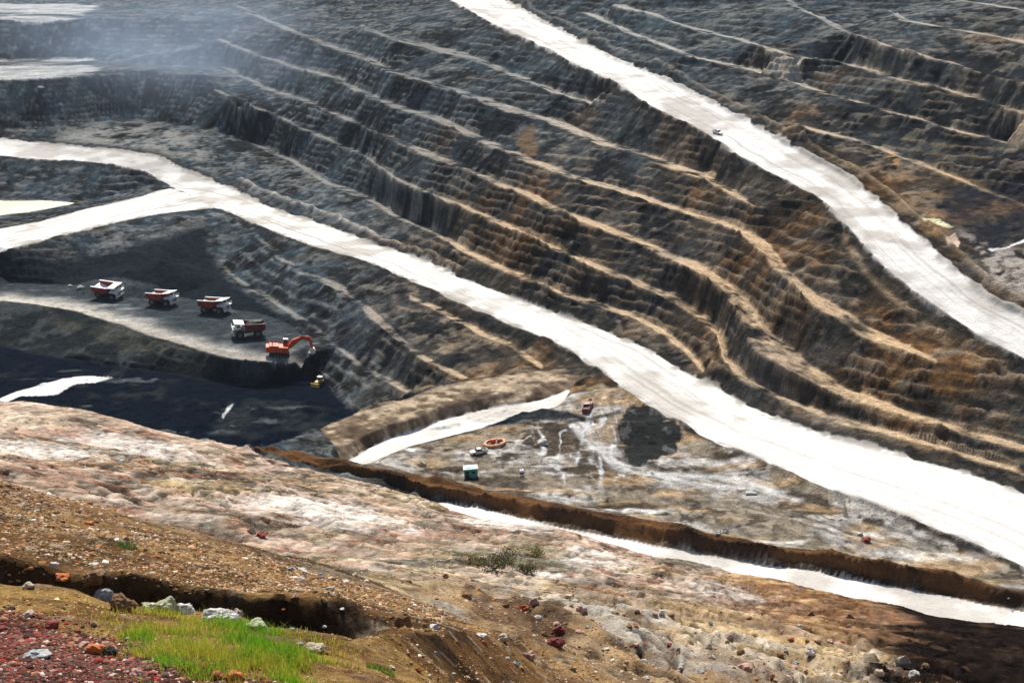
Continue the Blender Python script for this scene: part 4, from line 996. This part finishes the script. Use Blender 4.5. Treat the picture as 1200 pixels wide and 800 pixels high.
ring(2.5, 3.4, 0.42).build('float_tube', RUSTO, pn, 0)
MB().box(0, 0.2, 0.3, 3.6, 0.5, 0.2).box(0.3, 0, 0.3, 0.4, 5.6, 0.2).build('cross_beam', STEEL, pn, 0.02)
MB().box(-0.3, 0.5, 0.85, 1.3, 1.0, 0.9).tube((0.6, 0.5, 0.9), (1.3, 0.5, 0.9), 0.25).build('pump', ORANGE, pn, 0.05)
seat_on_ground(pn, 580, 520, th(0), 4, 4, 0.1, 0.95)
dr = empty('water_drum', 'small white drum with a dark band standing on the edge of the yard', 'drum')
MB().tube((0, 0, 0), (0, 0, 0.5), 0.5, n=24).tube((0, 0, 0.9), (0, 0, 1.35), 0.5, 0.42, n=24).build('shell', WHITE, dr, 0.03)
MB().tube((0, 0, 0.5), (0, 0, 0.9), 0.515, n=24).build('band', DARK, dr, 0.01)
MB().tube((0, 0, 1.35), (0, 0, 1.5), 0.14, n=12).build('lid', STEEL, dr, 0.01)
seat_on_ground(dr, 612, 557, 0, 1, 1, 0.02)
po = empty('marker_post', 'thin pale marker post standing on the embankment near the right edge', 'post')
MB().tube((0, 0, 0), (0, 0, 1.35), 0.09, 0.07, n=10).build('pole', CREAM, po, 0)
MB().box(0, -0.02, 1.15, 0.32, 0.06, 0.4).build('marker_plate', WHITE, po, 0.01)
seat_on_ground(po, 1181, 702, 0, 0.5, 0.5, 0.05)

# ------------------------------------------------------------------ stones
def stone_mat(name, col, col2=None, rough=0.9, scale=6.0):
    m, nt, b = new_mat(name); N, L = nt.nodes, nt.links
    tc = N.new('ShaderNodeTexCoord'); n = N.new('ShaderNodeTexNoise'); n.inputs['Scale'].default_value = scale; n.inputs['Detail'].default_value = 9; n.inputs['Roughness'].default_value = 0.7
    L.new(tc.outputs['Object'], n.inputs['Vector'])
    r = N.new('ShaderNodeValToRGB'); e = r.color_ramp.elements
    e[0].position = 0.32; e[0].color = (*[c * 0.45 for c in (col2 or col)], 1); e[1].position = 0.68; e[1].color = (*col, 1)
    L.new(n.outputs['Fac'], r.inputs[0]); L.new(r.outputs[0], b.inputs['Base Color'])
    bp = N.new('ShaderNodeBump'); bp.inputs['Strength'].default_value = 0.8; bp.inputs['Distance'].default_value = 0.03; L.new(n.outputs['Fac'], bp.inputs['Height']); L.new(bp.outputs[0], b.inputs['Normal'])
    b.inputs['Roughness'].default_value = rough; b.inputs['Specular IOR Level'].default_value = 0.25
    return m
SM = {'white': stone_mat('white_stone', (.66, .64, .58), (.5, .46, .4)), 'grey': stone_mat('grey_stone', (.40, .43, .42), (.36, .36, .36)), 'cream': stone_mat('cream_stone', (.56, .46, .33)),
      'pink': stone_mat('pink_stone', (.52, .32, .25)), 'orange': stone_mat('orange_stone', (.62, .20, .06), (.5, .14, .05)), 'rust': stone_mat('rust_stone', (.36, .10, .035), (.24, .07, .03)),
      'red': stone_mat('red_stone', (.26, .055, .045), (.2, .04, .04)), 'brown': stone_mat('brown_stone', (.24, .13, .06)), 'dark': stone_mat('dark_stone', (.055, .04, .034)),
      'moss': stone_mat('mossy_stone', (.52, .54, .36), (.30, .30, .12)), 'tan': stone_mat('tan_stone', (.44, .31, .16))}
nst = [0]
def stone(px, py, w, kind, label, asp=1.0, h=0.75, cat='stone', name='stone', group=None, yaw=None):
    p = hit(px, py + 0.3 * w * h)
    r = 0.5 * w * math.sqrt(p.x ** 2 + p.y ** 2 + p.z ** 2) / F_PX
    nst[0] += 1
    o = lump(name, SM[kind], r, r * asp, r * h, 100 + nst[0], 4 if w > 24 else 3, 0.32, label, cat, group)
    o.location = (p.x, p.y, p.z + 0.22 * r * h); o.rotation_euler = (random.uniform(-.15, .15), random.uniform(-.15, .15), random.uniform(-.5, .5) if yaw is None else yaw)
    return o
for a in (
    (124, 694, 27, 'grey', 'smooth pale grey boulder at the lip of the dark gully, left of the grass', 0.7, 0.85),
    (144, 706, 32, 'brown', 'reddish brown rounded rock right of the smooth grey boulder', 0.8, 0.8),
    (176, 709, 26, 'moss', 'mossy pale rock, left one of the cluster at the top of the grass', 0.9, 0.8),
    (196, 707, 32, 'moss', 'larger mossy pale rock in the cluster between the grass and the gully', 0.8, 0.8),
    (218, 711, 22, 'white', 'pale knob of rock between the mossy cluster and the white block', 0.9, 0.9),
    (254, 720, 44, 'white', 'white block of stone above the grass at the gully edge', 0.6, 0.62),
    (278, 716, 16, 'cream', 'cream stone touching the right end of the white block', 0.9, 0.8),
    (300, 731, 34, 'moss', 'low greenish brown rock right of the white block', 0.7, 0.55),
    (111, 760, 24, 'orange', 'bright orange stone on the dark red gravel, left of the grass', 0.8, 0.8),
    (97, 754, 15, 'pink', 'pale pink stone touching the bright orange stone', 0.9, 0.7),
    (127, 762, 20, 'dark', 'dark brown stone right of the bright orange stone', 0.8, 0.8),
    (43, 765, 34, 'grey', 'flat grey green slab lying in the dark red gravel', 0.7, 0.35),
    (160, 787, 17, 'pink', 'pinkish stone on the red gravel at the bottom edge, below the orange stone', 0.8, 0.8),
    (133, 791, 12, 'cream', 'small cream stone at the bottom edge, left of the pinkish one', 0.8, 0.8),
    (64, 661, 12, 'white', 'small white stone on the brown gravel bank, left of its twin', 0.8, 0.7),
    (109, 661, 12, 'white', 'small white stone sitting on top of the brown block in the bank', 0.8, 0.7),
    (112, 673, 27, 'brown', 'brown block of rock in the face of the gravel bank', 0.9, 0.8),
    (73, 675, 18, 'orange', 'orange brown stone at the foot of the gravel bank near the left', 0.9, 0.8),
    (4, 736, 16, 'red', 'dark red stone cut by the left edge of the picture', 0.9, 0.8),
    (60, 731, 19, 'red', 'dark red stone on the upper slope of the red gravel mound', 0.9, 0.7),
    (32, 719, 15, 'cream', 'cream stone at the top of the red gravel mound', 0.9, 0.6),
    (34, 685, 13, 'cream', 'cream stone on the near lip of the gully, far left', 0.9, 0.7),
    (276, 793, 27, 'orange', 'vivid orange stone in the grass at the bottom edge', 0.8, 0.8),
    (256, 790, 22, 'rust', 'dark rust stone left of the vivid orange stone in the grass', 0.8, 0.9),
    (369, 758, 26, 'cream', 'pale flat stone on the tan soil right of the grass', 0.7, 0.5),
    (468, 726, 32, 'brown', 'dark brown block at the right end of the gravel bank', 0.7, 0.7),
    (356, 668, 15, 'white', 'white stone on the crest of the gravel bank beside a dark one', 0.7, 0.6),
    (340, 666, 12, 'grey', 'grey stone left of the white stone on the bank crest', 0.8, 0.7),
    (106, 612, 12, 'orange', 'orange stone on the crest of the bank below the pale gully line', 0.9, 0.8),
    (296, 620, 13, 'cream', 'upright cream stone behind the crest of the gravel bank', 0.7, 1.1),
    (306, 626, 17, 'red', 'dark red stone right of the upright cream stone', 0.8, 0.7),
    (25, 591, 12, 'cream', 'cream stone near the left end of the bank crest', 0.8, 0.7),
    (654, 700, 68, 'cream', 'long cream slab of rock with a dark underside on the lower slope', 0.45, 0.34),
    (625, 703, 13, 'pink', 'pink stone at the left end of the long cream slab', 0.9, 0.8),
    (608, 711, 24, 'rust', 'rust brown slab left of the long cream slab', 0.6, 0.4),
    (681, 712, 14, 'pink', 'pink stone under the right end of the long cream slab', 0.9, 0.9),
    (656, 737, 15, 'red', 'dark red stone, upper one of two below the long cream slab', 0.8, 0.8),
    (650, 750, 24, 'red', 'wide dark red stone, lower one of two below the long cream slab', 0.7, 0.6),
    (589, 746, 15, 'cream', 'cream stone between white chips, left of the two dark red stones', 0.8, 0.8),
    (631, 723, 14, 'white', 'white stone between the long slab and the dark red stones', 0.8, 0.6),
    (620, 767, 17, 'pink', 'pinkish stone below the two dark red stones', 0.8, 0.7),
    (547, 696, 16, 'brown', 'brown stone left of the rust brown slab', 0.9, 0.6),
    (508, 733, 18, 'white', 'white stone right of the dark brown block', 0.8, 0.6),
    (562, 743, 16, 'white', 'flat white stone left of the cream stone on the pale soil', 0.7, 0.4),
    (604, 776, 10, 'grey', 'small grey stone on the orange soil at the bottom', 0.9, 0.8),
    (503, 791, 11, 'cream', 'small cream stone at the bottom edge right of the grass', 0.9, 0.8),
    (785, 755, 11, 'red', 'small red stone alone on the pale tan ground', 0.9, 0.8),
    (872, 781, 22, 'pink', 'pinkish stone on the tan ground near the bottom edge', 0.8, 0.6),
    (1057, 774, 18, 'cream', 'tall pale rock, biggest of the stone pile at lower right', 0.8, 1.2),
    (1030, 787, 14, 'cream', 'cream rock left in the stone pile at lower right', 0.8, 0.8),
    (1045, 785, 11, 'pink', 'pink rock below the tall one in the stone pile', 0.8, 0.8),
    (1070, 788, 13, 'white', 'white rock right in the stone pile at lower right', 0.8, 0.8),
    (1085, 780, 11, 'brown', 'brown rock at the right end of the stone pile', 0.8, 0.8)):
    stone(a[0], a[1], a[2], a[3], a[4], a[5], a[6])
for a in (
    (619, 515, 15, 'cream', 'cream boulder in the yard right of the orange ring', 0.8, 0.9),
    (636, 517, 15, 'white', 'white lump of rock right of the cream boulder in the yard', 0.8, 0.6),
    (494, 542, 14, 'cream', 'cream boulder near the tip of the white washed ground', 0.8, 0.8),
    (849, 621, 12, 'white', 'white boulder on the embankment below the yard', 0.7, 0.9),
    (842, 624, 7, 'white', 'smaller white stone left of the white boulder on the embankment', 0.7, 0.9),
    (1015, 631, 14, 'red', 'dark red boulder on the plain between the embankment and the main road', 0.8, 0.8),
    (1008, 625, 8, 'white', 'white stone left of the dark red boulder on the plain', 0.8, 0.8),
    (880, 577, 16, 'white', 'flat white rock on the grey plain below the main road', 0.5, 0.4),
    (95, 336, 8, 'white', 'white boulder left of the first dump truck, nearer to it', 0.7, 0.6),
    (82, 334, 7, 'white', 'white boulder left of the first dump truck, farther from it', 0.7, 0.6),
    (48, 102, 7, 'white', 'white boulder on the dark end wall under the lower white flat', 0.8, 0.6),
    (692, 467, 5, 'pink', 'pink stone behind the small red pickup', 0.8, 0.8)):
    stone(a[0], a[1], a[2], a[3], a[4], a[5], a[6], cat='boulder', name='boulder')
# countable loose stones that nothing tells apart
kinds = ['cream', 'pink', 'brown', 'tan', 'white', 'grey', 'brown', 'pink', 'rust']
n = 0
while n < 110:
    px, py = random.uniform(330, 1000), random.uniform(668, 796)
    if py < 660 + 0.10 * (px - 400): continue
    w = random.uniform(5, 11)
    stone(px, py, w, random.choice(kinds), 'small loose stone scattered over the rubble of the lower slope', random.uniform(.6, 1), random.uniform(.5, .9), group='loose stones on the lower slope')
    n += 1

# ------------------------------------------------------------------ gravel: nobody could count it
def gravel(name, pts, rad, cols, label):
    bm = bmesh.new(); bmesh.ops.create_icosphere(bm, subdivisions=1, radius=1.0)
    bv = np.array([v.co[:] for v in bm.verts], np.float32); bf = np.array([[v.index for v in f.verts] for f in bm.faces], np.int32); bm.free()
    n = len(pts); nv = len(bv)
    sh = 1 + RNG.uniform(-0.28, 0.22, (n, nv, 1)).astype(np.float32)
    sc = np.stack([rad * RNG.uniform(.7, 1.25, n), rad * RNG.uniform(.7, 1.25, n), rad * RNG.uniform(.5, .95, n)], 1)[:, None, :]
    a = RNG.uniform(0, 6.28, n)[:, None]; v = bv[None] * sh * sc
    x = v[..., 0] * np.cos(a) - v[..., 1] * np.sin(a); y = v[..., 0] * np.sin(a) + v[..., 1] * np.cos(a)
    b = RNG.uniform(-.5, .5, n)[:, None]; z = v[..., 2] * np.cos(b) + y * np.sin(b); y = y * np.cos(b) - v[..., 2] * np.sin(b)
    V = np.stack([x, y, z - 0.25 * rad[:, None]], 2) + pts[:, None, :]
    F = bf[None] + (np.arange(n) * nv)[:, None, None]
    me = bpy.data.meshes.new(name); me.vertices.add(n * nv); me.vertices.foreach_set('co', V.astype(np.float32).ravel())
    nf = n * len(bf); me.loops.add(nf * 3); me.loops.foreach_set('vertex_index', F.astype(np.int32).ravel())
    me.polygons.add(nf); me.polygons.foreach_set('loop_start', np.arange(0, nf * 3, 3, dtype=np.int32)); me.polygons.foreach_set('loop_total', np.full(nf, 3, np.int32))
    me.update(calc_edges=True)
    at = me.color_attributes.new('Col', 'FLOAT_COLOR', 'POINT')
    c = np.repeat(np.concatenate([cols, np.ones((n, 1))], 1)[:, None, :], nv, 1); c[..., :3] *= RNG.uniform(.8, 1.2, (n, nv, 1))
    at.data.foreach_set('color', c.astype(np.float32).ravel())
    me.materials.append(M_GRAV); o = bpy.data.objects.new(name, me); COL.objects.link(o)
    return tag(o, label, 'gravel', kind='stuff')
M_GRAV = ground_mat('gravel_stone', scales=((14.0, 0.35),), bump=0.4)
def scatter(n, t0, t1, y0, y1, keep):
    t = RNG.uniform(t0, t1, n); y = np.exp(RNG.uniform(math.log(y0), math.log(y1), n)); x = t * y
    k = keep(x, y, t); x, y = x[k], y[k]
    return np.stack([x, y, sample(ZZ, x, y)], 1), t[k]
PALB = np.array([(.22, .12, .05), (.33, .22, .12), (.46, .36, .25), (.15, .085, .045), (.30, .14, .06), (.58, .50, .42), (.27, .19, .10), (.42, .26, .17), (.09, .06, .04), (.66, .60, .53)])
PALR = np.array([(.12, .045, .035), (.07, .035, .030), (.22, .075, .06), (.34, .19, .15), (.045, .028, .022), (.46, .34, .28), (.24, .04, .03), (.30, .14, .085), (.11, .075, .055), (.55, .47, .41)])
WB = np.array([4, 3, 1.2, 4, 2, .5, 3, 1.1, 3, .3]); WR = np.array([4, 4, 3, 1.5, 4, .6, 3, 2, 2, .4])
rad = lambda y, n, lo, hi: y / F_PX * np.exp(RNG.uniform(math.log(lo), math.log(hi), n))
clump = lambda x, y: 0.5 + 1.5 * fbm(x / 1.8, y / 1.8, 201, 2)
p, t = scatter(26000, -0.48, -0.06, 22.9, 36, lambda x, y, t: RNG.uniform(0, 1, len(x)) < 0.30 + 0.8 * clump(x, y))
gravel('gravel', p, rad(p[:, 1], len(p), 0.9, 2.8) * np.where(RNG.uniform(0, 1, len(p)) < 0.08, 2.4, 1.0), PALB[RNG.choice(10, len(p), p=WB / WB.sum())], 'brown and pinkish gravel covering the bank beyond the dark gully')
def redfield(x, y, t): return (16.9 - y - 10.5 * (t + 0.42) - 1.6 * sample(f2, x, y)) > RNG.uniform(-0.2, 0.4, len(x))
p, t = scatter(19000, -0.48, -0.2, 11.5, 18, redfield)
gravel('gravel', p, rad(p[:, 1], len(p), 0.9, 4.0) * np.where(RNG.uniform(0, 1, len(p)) < 0.10, 2.3, 1.0), PALR[RNG.choice(10, len(p), p=WR / WR.sum())], 'dark red gravel heaped in the lower left corner')
p, t = scatter(30000, -0.48, 0.12, 12, 24, lambda x, y, t: ~redfield(x, y, t) & (y < 20.2 + 20 * (t > -0.05)) & (RNG.uniform(0, 1, len(x)) < 0.25 + 0.7 * clump(x, y)) & (RNG.uniform(0, 1, len(x)) > 1.3 * sample(grassw, x, y)))
gravel('gravel', p, rad(p[:, 1], len(p), 0.7, 2.4) * np.where(RNG.uniform(0, 1, len(p)) < 0.05, 2.2, 1.0), PALB[RNG.choice(10, len(p), p=WB / WB.sum())] * np.array([1.15, 1.0, .8]), 'fine tan gravel on the near shelf around and right of the grass')
p, t = scatter(60000, -0.32, 0.46, 24, 85, lambda x, y, t: (y > 33) | (t > -0.07))
k = RNG.uniform(0, 1, len(p)) < 0.15 + 0.9 * np.clip(0.5 + 1.8 * fbm(p[:, 0] / (0.1 * p[:, 1]), p[:, 1] / 6, 207, 3), 0, 1) * (1 - sstep(45, 85, p[:, 1])) 
p = p[k]
gravel('gravel', p, rad(p[:, 1], len(p), 0.6, 2.0) * np.where(RNG.uniform(0, 1, len(p)) < 0.06, 2.4, 1.0), PALB[RNG.choice(10, len(p), p=WB / WB.sum())], 'mixed gravel and rubble over the middle of the lower slope')

fgv = m_fg * (pal.mean(2) < 0.19) * (GX / GY < 0.25)
p, t = scatter(90000, -0.46, 0.46, 90, 250, lambda x, y, t: (sample(fgv.astype(np.float32), x, y) > 0.5) & (RNG.uniform(0, 1, len(x)) < 0.10 + 0.55 * np.clip(3 * fbm(x / 7, y / 16, 221, 3), 0, 1)))
gravel('rubble', p, rad(p[:, 1], len(p), 0.6, 2.0), PALB[RNG.choice(10, len(p), p=WB / WB.sum())] * .8, 'dark rubble lying in the gullies of the pink clay slope')
# ------------------------------------------------------------------ grass
def leaf_mat(name, rough=0.6):
    m, nt, b = new_mat(name); N, L = nt.nodes, nt.links
    a = N.new('ShaderNodeVertexColor'); a.layer_name = 'Col'; L.new(a.outputs[0], b.inputs['Base Color'])
    b.inputs['Roughness'].default_value = rough; b.inputs['Specular IOR Level'].default_value = 0.3
    tr = N.new('ShaderNodeBsdfTranslucent'); L.new(a.outputs[0], tr.inputs[0]); mx = N.new('ShaderNodeMixShader'); mx.inputs[0].default_value = 0.35
    L.new(b.outputs[0], mx.inputs[1]); L.new(tr.outputs[0], mx.inputs[2]); L.new(mx.outputs[0], nt.nodes['Material Output'].inputs[0])
    return m
M_LEAF = leaf_mat('grass_blade')
def mesh_tris(name, V, F, C, mat):
    me = bpy.data.meshes.new(name); me.vertices.add(len(V)); me.vertices.foreach_set('co', V.astype(np.float32).ravel())
    nf, k = F.shape; me.loops.add(nf * k); me.loops.foreach_set('vertex_index', F.astype(np.int32).ravel())
    me.polygons.add(nf); me.polygons.foreach_set('loop_start', np.arange(0, nf * k, k, dtype=np.int32)); me.polygons.foreach_set('loop_total', np.full(nf, k, np.int32))
    me.update(calc_edges=True)
    at = me.color_attributes.new('Col', 'FLOAT_COLOR', 'POINT'); at.data.foreach_set('color', np.concatenate([C, np.ones((len(C), 1))], 1).astype(np.float32).ravel())
    me.materials.append(mat); o = bpy.data.objects.new(name, me); COL.objects.link(o)
    return o
def blades(base, h, w, lean, col):
    n = len(base); a = RNG.uniform(0, 6.28, n); b = RNG.uniform(0, 6.28, n)
    side = np.stack([np.cos(a), np.sin(a), np.zeros(n)], 1) * w[:, None]; ln = np.stack([np.cos(b), np.sin(b), np.zeros(n)], 1) * (lean * h)[:, None]
    up = np.zeros((n, 3)); up[:, 2] = h
    V = np.stack([base - side, base + side, base + up * .55 + ln * .35 - side * .7, base + up * .55 + ln * .35 + side * .7, base + up * (1 - .25 * lean[:, None]) + ln], 1)
    i = (np.arange(n) * 5)[:, None]
    F = np.concatenate([i + np.array([0, 1, 3]), i + np.array([0, 3, 2]), i + np.array([2, 3, 4])], 0)
    return V.reshape(-1, 3), F, np.repeat(col, 5, 0)
g, t = scatter(115000, -0.45, -0.05, 12.6, 20.5, lambda x, y, t: RNG.uniform(0, 1, len(x)) < 0.03 * (np.abs(y - 18) < 2) * (fbm(x / 0.7, y / 0.5, 229, 2) > 0.05) + sample(grassw, x, y) * (0.55 + 1.2 * fbm(x / 0.5, y / 0.5, 211, 2)) * 1.1)
core = sample(grassw, g[:, 0], g[:, 1])
mixw = np.clip(0.45 + 1.1 * fbm(g[:, 0] / 0.9, g[:, 1] / 0.6, 215, 2) + 0.5 * (core - 0.5) - 0.25 * (t > -0.19) + RNG.uniform(-.25, .25, len(g)), 0, 1)[:, None]
gc = (np.array([(.50, .42, .06)]) * (1 - mixw) + np.array([(.16, .36, .015)]) * mixw) * RNG.uniform(.65, 1.25, (len(g), 1))
V, F, C = blades(g - np.array([0, 0, .02]), np.where(RNG.uniform(0, 1, len(g)) < .06, 1.6, 1) * RNG.uniform(.06, .28, len(g)) * (0.5 + 0.5 * core), RNG.uniform(.003, .007, len(g)), RNG.uniform(.1, .75, len(g)), gc)
tag(mesh_tris('grass', V, F, C, M_LEAF), 'bright green and yellow grass growing on the near shelf by the gully', 'grass', kind='stuff')
def tuft(px, py, n, r, h, col, label, name='grass_tuft', cat='grass tuft', group=None, wd=0.006):
    p = hit(px, py); a = RNG.uniform(0, 6.28, n); q = r * np.sqrt(RNG.uniform(0, 1, n)); x, y = p.x + q * np.cos(a), p.y + q * np.sin(a)
    z = sample(ZZ, x, y)
    b = np.stack([x - p.x, y - p.y, z - p.z - 0.02], 1)
    V, F, C = blades(b, h * RNG.uniform(.4, 1, n), np.full(n, wd) * RNG.uniform(.6, 1.3, n), RNG.uniform(.1, .8, n), np.array([col]) * RNG.uniform(.6, 1.3, (n, 1)))
    o = mesh_tris(name, V, F, C, M_LEAF); o.location = p
    return tag(o, label, cat, group)
tuft(148, 640, 260, 0.25, .16, (.06, .15, .02), 'dark green tuft of grass growing on the brown gravel bank')
tuft(446, 786, 420, 0.22, .12, (.10, .22, .02), 'small bright green tuft at the bottom edge, right of the grass')
tuft(235, 654, 130, 0.2, .12, (.09, .10, .02), 'olive tuft on the gravel bank above the white block')
# ------------------------------------------------------------------ bushes of the slope
def bush(px, py, wpx, hpx, col, label, seed):
    p = hit(px, py); D = p.length; R = 0.5 * wpx * D / F_PX; H = hpx * D / F_PX
    rg = np.random.default_rng(seed); root = empty('bush', label, 'bush', 'bushes on the clay slope'); root.location = p
    st = MB()
    tips = []
    for k in range(9):
        a = rg.uniform(0, 6.28); d = rg.uniform(.2, .8)
        e = Vector((math.cos(a) * d * R, math.sin(a) * d * R, H * rg.uniform(.4, .9))); st.tube((0, 0, -.1), e, .05, .015, n=6); tips.append(e)
    st.build('stem', SM['brown'], root, 0)
    n = 900; c = np.array([tips[i][:] for i in rg.integers(0, len(tips), n)]) + rg.normal(0, 1, (n, 3)) * np.array([.3 * R, .3 * R, .2 * H]); c[:, 2] = np.abs(c[:, 2])
    s = rg.uniform(.5, 1.2, n)[:, None] * .10; u = rg.normal(0, 1, (n, 3)); u /= np.linalg.norm(u, axis=1)[:, None]; w_ = np.cross(u, rg.normal(0, 1, (n, 3))); w_ /= np.linalg.norm(w_, axis=1)[:, None]
    V = np.stack([c - u * s * 1.5, c + w_ * s * .7, c + u * s * 1.5, c - w_ * s * .7], 1).reshape(-1, 3); F = np.arange(n * 4).reshape(-1, 4)
    C = np.repeat(np.array([col]) * rg.uniform(.55, 1.4, (n, 1)), 4, 0)
    f = mesh_tris('foliage', V, F, C, M_LEAF); f.parent = root
bush(578, 668, 34, 13, (.085, .075, .028), 'dark olive bush, left one of the thicket on the clay slope', 1)
bush(598, 662, 36, 16, (.055, .062, .022), 'tallest dark green bush in the middle of the thicket on the clay slope', 2)
bush(616, 672, 28, 10, (.10, .085, .035), 'small olive bush at the right end of the thicket', 3)
bush(560, 662, 24, 8, (.16, .13, .04), 'low yellowish bush at the left end of the thicket', 4)
bush(628, 650, 22, 8, (.17, .15, .05), 'pale yellowish bush behind the right end of the thicket', 5)

# ------------------------------------------------------------------ camera, light, air
cam = bpy.data.cameras.new('camera'); co = bpy.data.objects.new('camera', cam); COL.objects.link(co)
cam.sensor_width = 36.0; cam.lens = 36.0 * F_PX / 1200.0; cam.clip_end = 6000; cam.clip_start = 0.1
co.location = (0, 0, 0); co.rotation_euler = (math.radians(90) - PITCH, 0, 0)
SC.camera = co

SUN_EL, SUN_AZ = math.radians(47), math.radians(-9)      # azimuth from +Y towards +X
w = bpy.data.worlds.new('World'); SC.world = w; w.use_nodes = True
nt = w.node_tree; bg = nt.nodes['Background']
sky = nt.nodes.new('ShaderNodeTexSky'); sky.sky_type = 'NISHITA'; sky.sun_disc = False
sky.sun_elevation = SUN_EL; sky.sun_rotation = SUN_AZ; sky.dust_density = 2.0; sky.air_density = 1.0
nt.links.new(sky.outputs[0], bg.inputs[0]); bg.inputs[1].default_value = 0.085
sl = bpy.data.lights.new('sun', 'SUN'); sl.energy = 4.2; sl.angle = math.radians(0.6); sl.color = (1.0, 0.95, 0.87)
so = bpy.data.objects.new('sun', sl); COL.objects.link(so)
sd = Vector((math.sin(SUN_AZ) * math.cos(SUN_EL), math.cos(SUN_AZ) * math.cos(SUN_EL), math.sin(SUN_EL)))
so.rotation_euler = (-sd).to_track_quat('-Z', 'Y').to_euler(); so.location = sd * 300
SC.view_settings.view_transform = 'Standard'; SC.view_settings.look = 'None'; SC.view_settings.gamma = 1.0
SC.view_settings.exposure = 0.82
try: SC.view_settings.use_curve_mapping = False
except Exception: pass
SC.render.engine = 'CYCLES'
SC.cycles.use_denoising = True
SC.cycles.max_bounces = 4; SC.cycles.diffuse_bounces = 2; SC.cycles.glossy_bounces = 2; SC.cycles.transmission_bounces = 2; SC.cycles.volume_bounces = 0

# air: one closed box of thin pale haze round the whole scene
hz = bpy.data.materials.new('haze_air'); hz.use_nodes = True; nt = hz.node_tree; nt.nodes.clear()
o_ = nt.nodes.new('ShaderNodeOutputMaterial'); pv = nt.nodes.new('ShaderNodeVolumePrincipled')
pv.inputs['Color'].default_value = (.80, .89, 1.0, 1); pv.inputs['Density'].default_value = 0.000025; pv.inputs['Anisotropy'].default_value = 0.2
nt.links.new(pv.outputs[0], o_.inputs['Volume'])
zmin, zmax = float(ZZ.min()) - 1.0, max(2.0, float(ZZ.max()) + 2.0)
hb = MB(); hb.box(0, 1240, (zmin + zmax) / 2, 5400, 2540, zmax - zmin)
ho = hb.build('haze', hz, None, 0); ho['kind'] = 'stuff'; ho['label'] = 'thin pale haze in the air over the pit'; ho['category'] = 'haze'
SC.cycles.volume_step_rate = 4

# blue-grey smoke drifting over the far left benches
sm = bpy.data.materials.new('smoke'); sm.use_nodes = True; nt = sm.node_tree; nt.nodes.clear()
o_ = nt.nodes.new('ShaderNodeOutputMaterial'); pv = nt.nodes.new('ShaderNodeVolumePrincipled'); nt.links.new(pv.outputs[0], o_.inputs['Volume'])
pv.inputs['Color'].default_value = (.62, .78, 1.0, 1); pv.inputs['Anisotropy'].default_value = 0.1
tc = nt.nodes.new('ShaderNodeTexCoord'); ln = nt.nodes.new('ShaderNodeVectorMath'); ln.operation = 'LENGTH'; nt.links.new(tc.outputs['Object'], ln.inputs[0])
mr_ = nt.nodes.new('ShaderNodeMapRange'); mr_.interpolation_type = 'SMOOTHSTEP'; mr_.inputs[1].default_value = 1.0; mr_.inputs[2].default_value = 0.1; mr_.inputs[3].default_value = 0.0; mr_.inputs[4].default_value = 1.0
nt.links.new(ln.outputs['Value'], mr_.inputs[0])
nz = nt.nodes.new('ShaderNodeTexNoise'); nz.inputs['Scale'].default_value = 1.6; nz.inputs['Detail'].default_value = 4; nt.links.new(tc.outputs['Object'], nz.inputs['Vector'])
m2 = nt.nodes.new('ShaderNodeMapRange'); m2.inputs[1].default_value = 0.35; m2.inputs[2].default_value = 0.7; nt.links.new(nz.outputs['Fac'], m2.inputs[0])
mm = nt.nodes.new('ShaderNodeMath'); mm.operation = 'MULTIPLY'; nt.links.new(mr_.outputs[0], mm.inputs[0]); nt.links.new(m2.outputs[0], mm.inputs[1])
m3 = nt.nodes.new('ShaderNodeMath'); m3.operation = 'MULTIPLY'; m3.inputs[1].default_value = 0.0048; nt.links.new(mm.outputs[0], m3.inputs[0]); nt.links.new(m3.outputs[0], pv.inputs['Density'])
bm = bmesh.new(); bmesh.ops.create_icosphere(bm, subdivisions=4, radius=1.0); me = bpy.data.meshes.new('smoke'); bm.to_mesh(me); bm.free(); me.materials.append(sm)
so_ = bpy.data.objects.new('smoke', me); COL.objects.link(so_); so_.location = atd(215, 55, 760); so_.scale = (150, 170, 60); so_.rotation_euler = (0, 0.25, 0)
so_['kind'] = 'stuff'; so_['label'] = 'thin blue grey smoke drifting over the upper left benches'; so_['category'] = 'smoke'
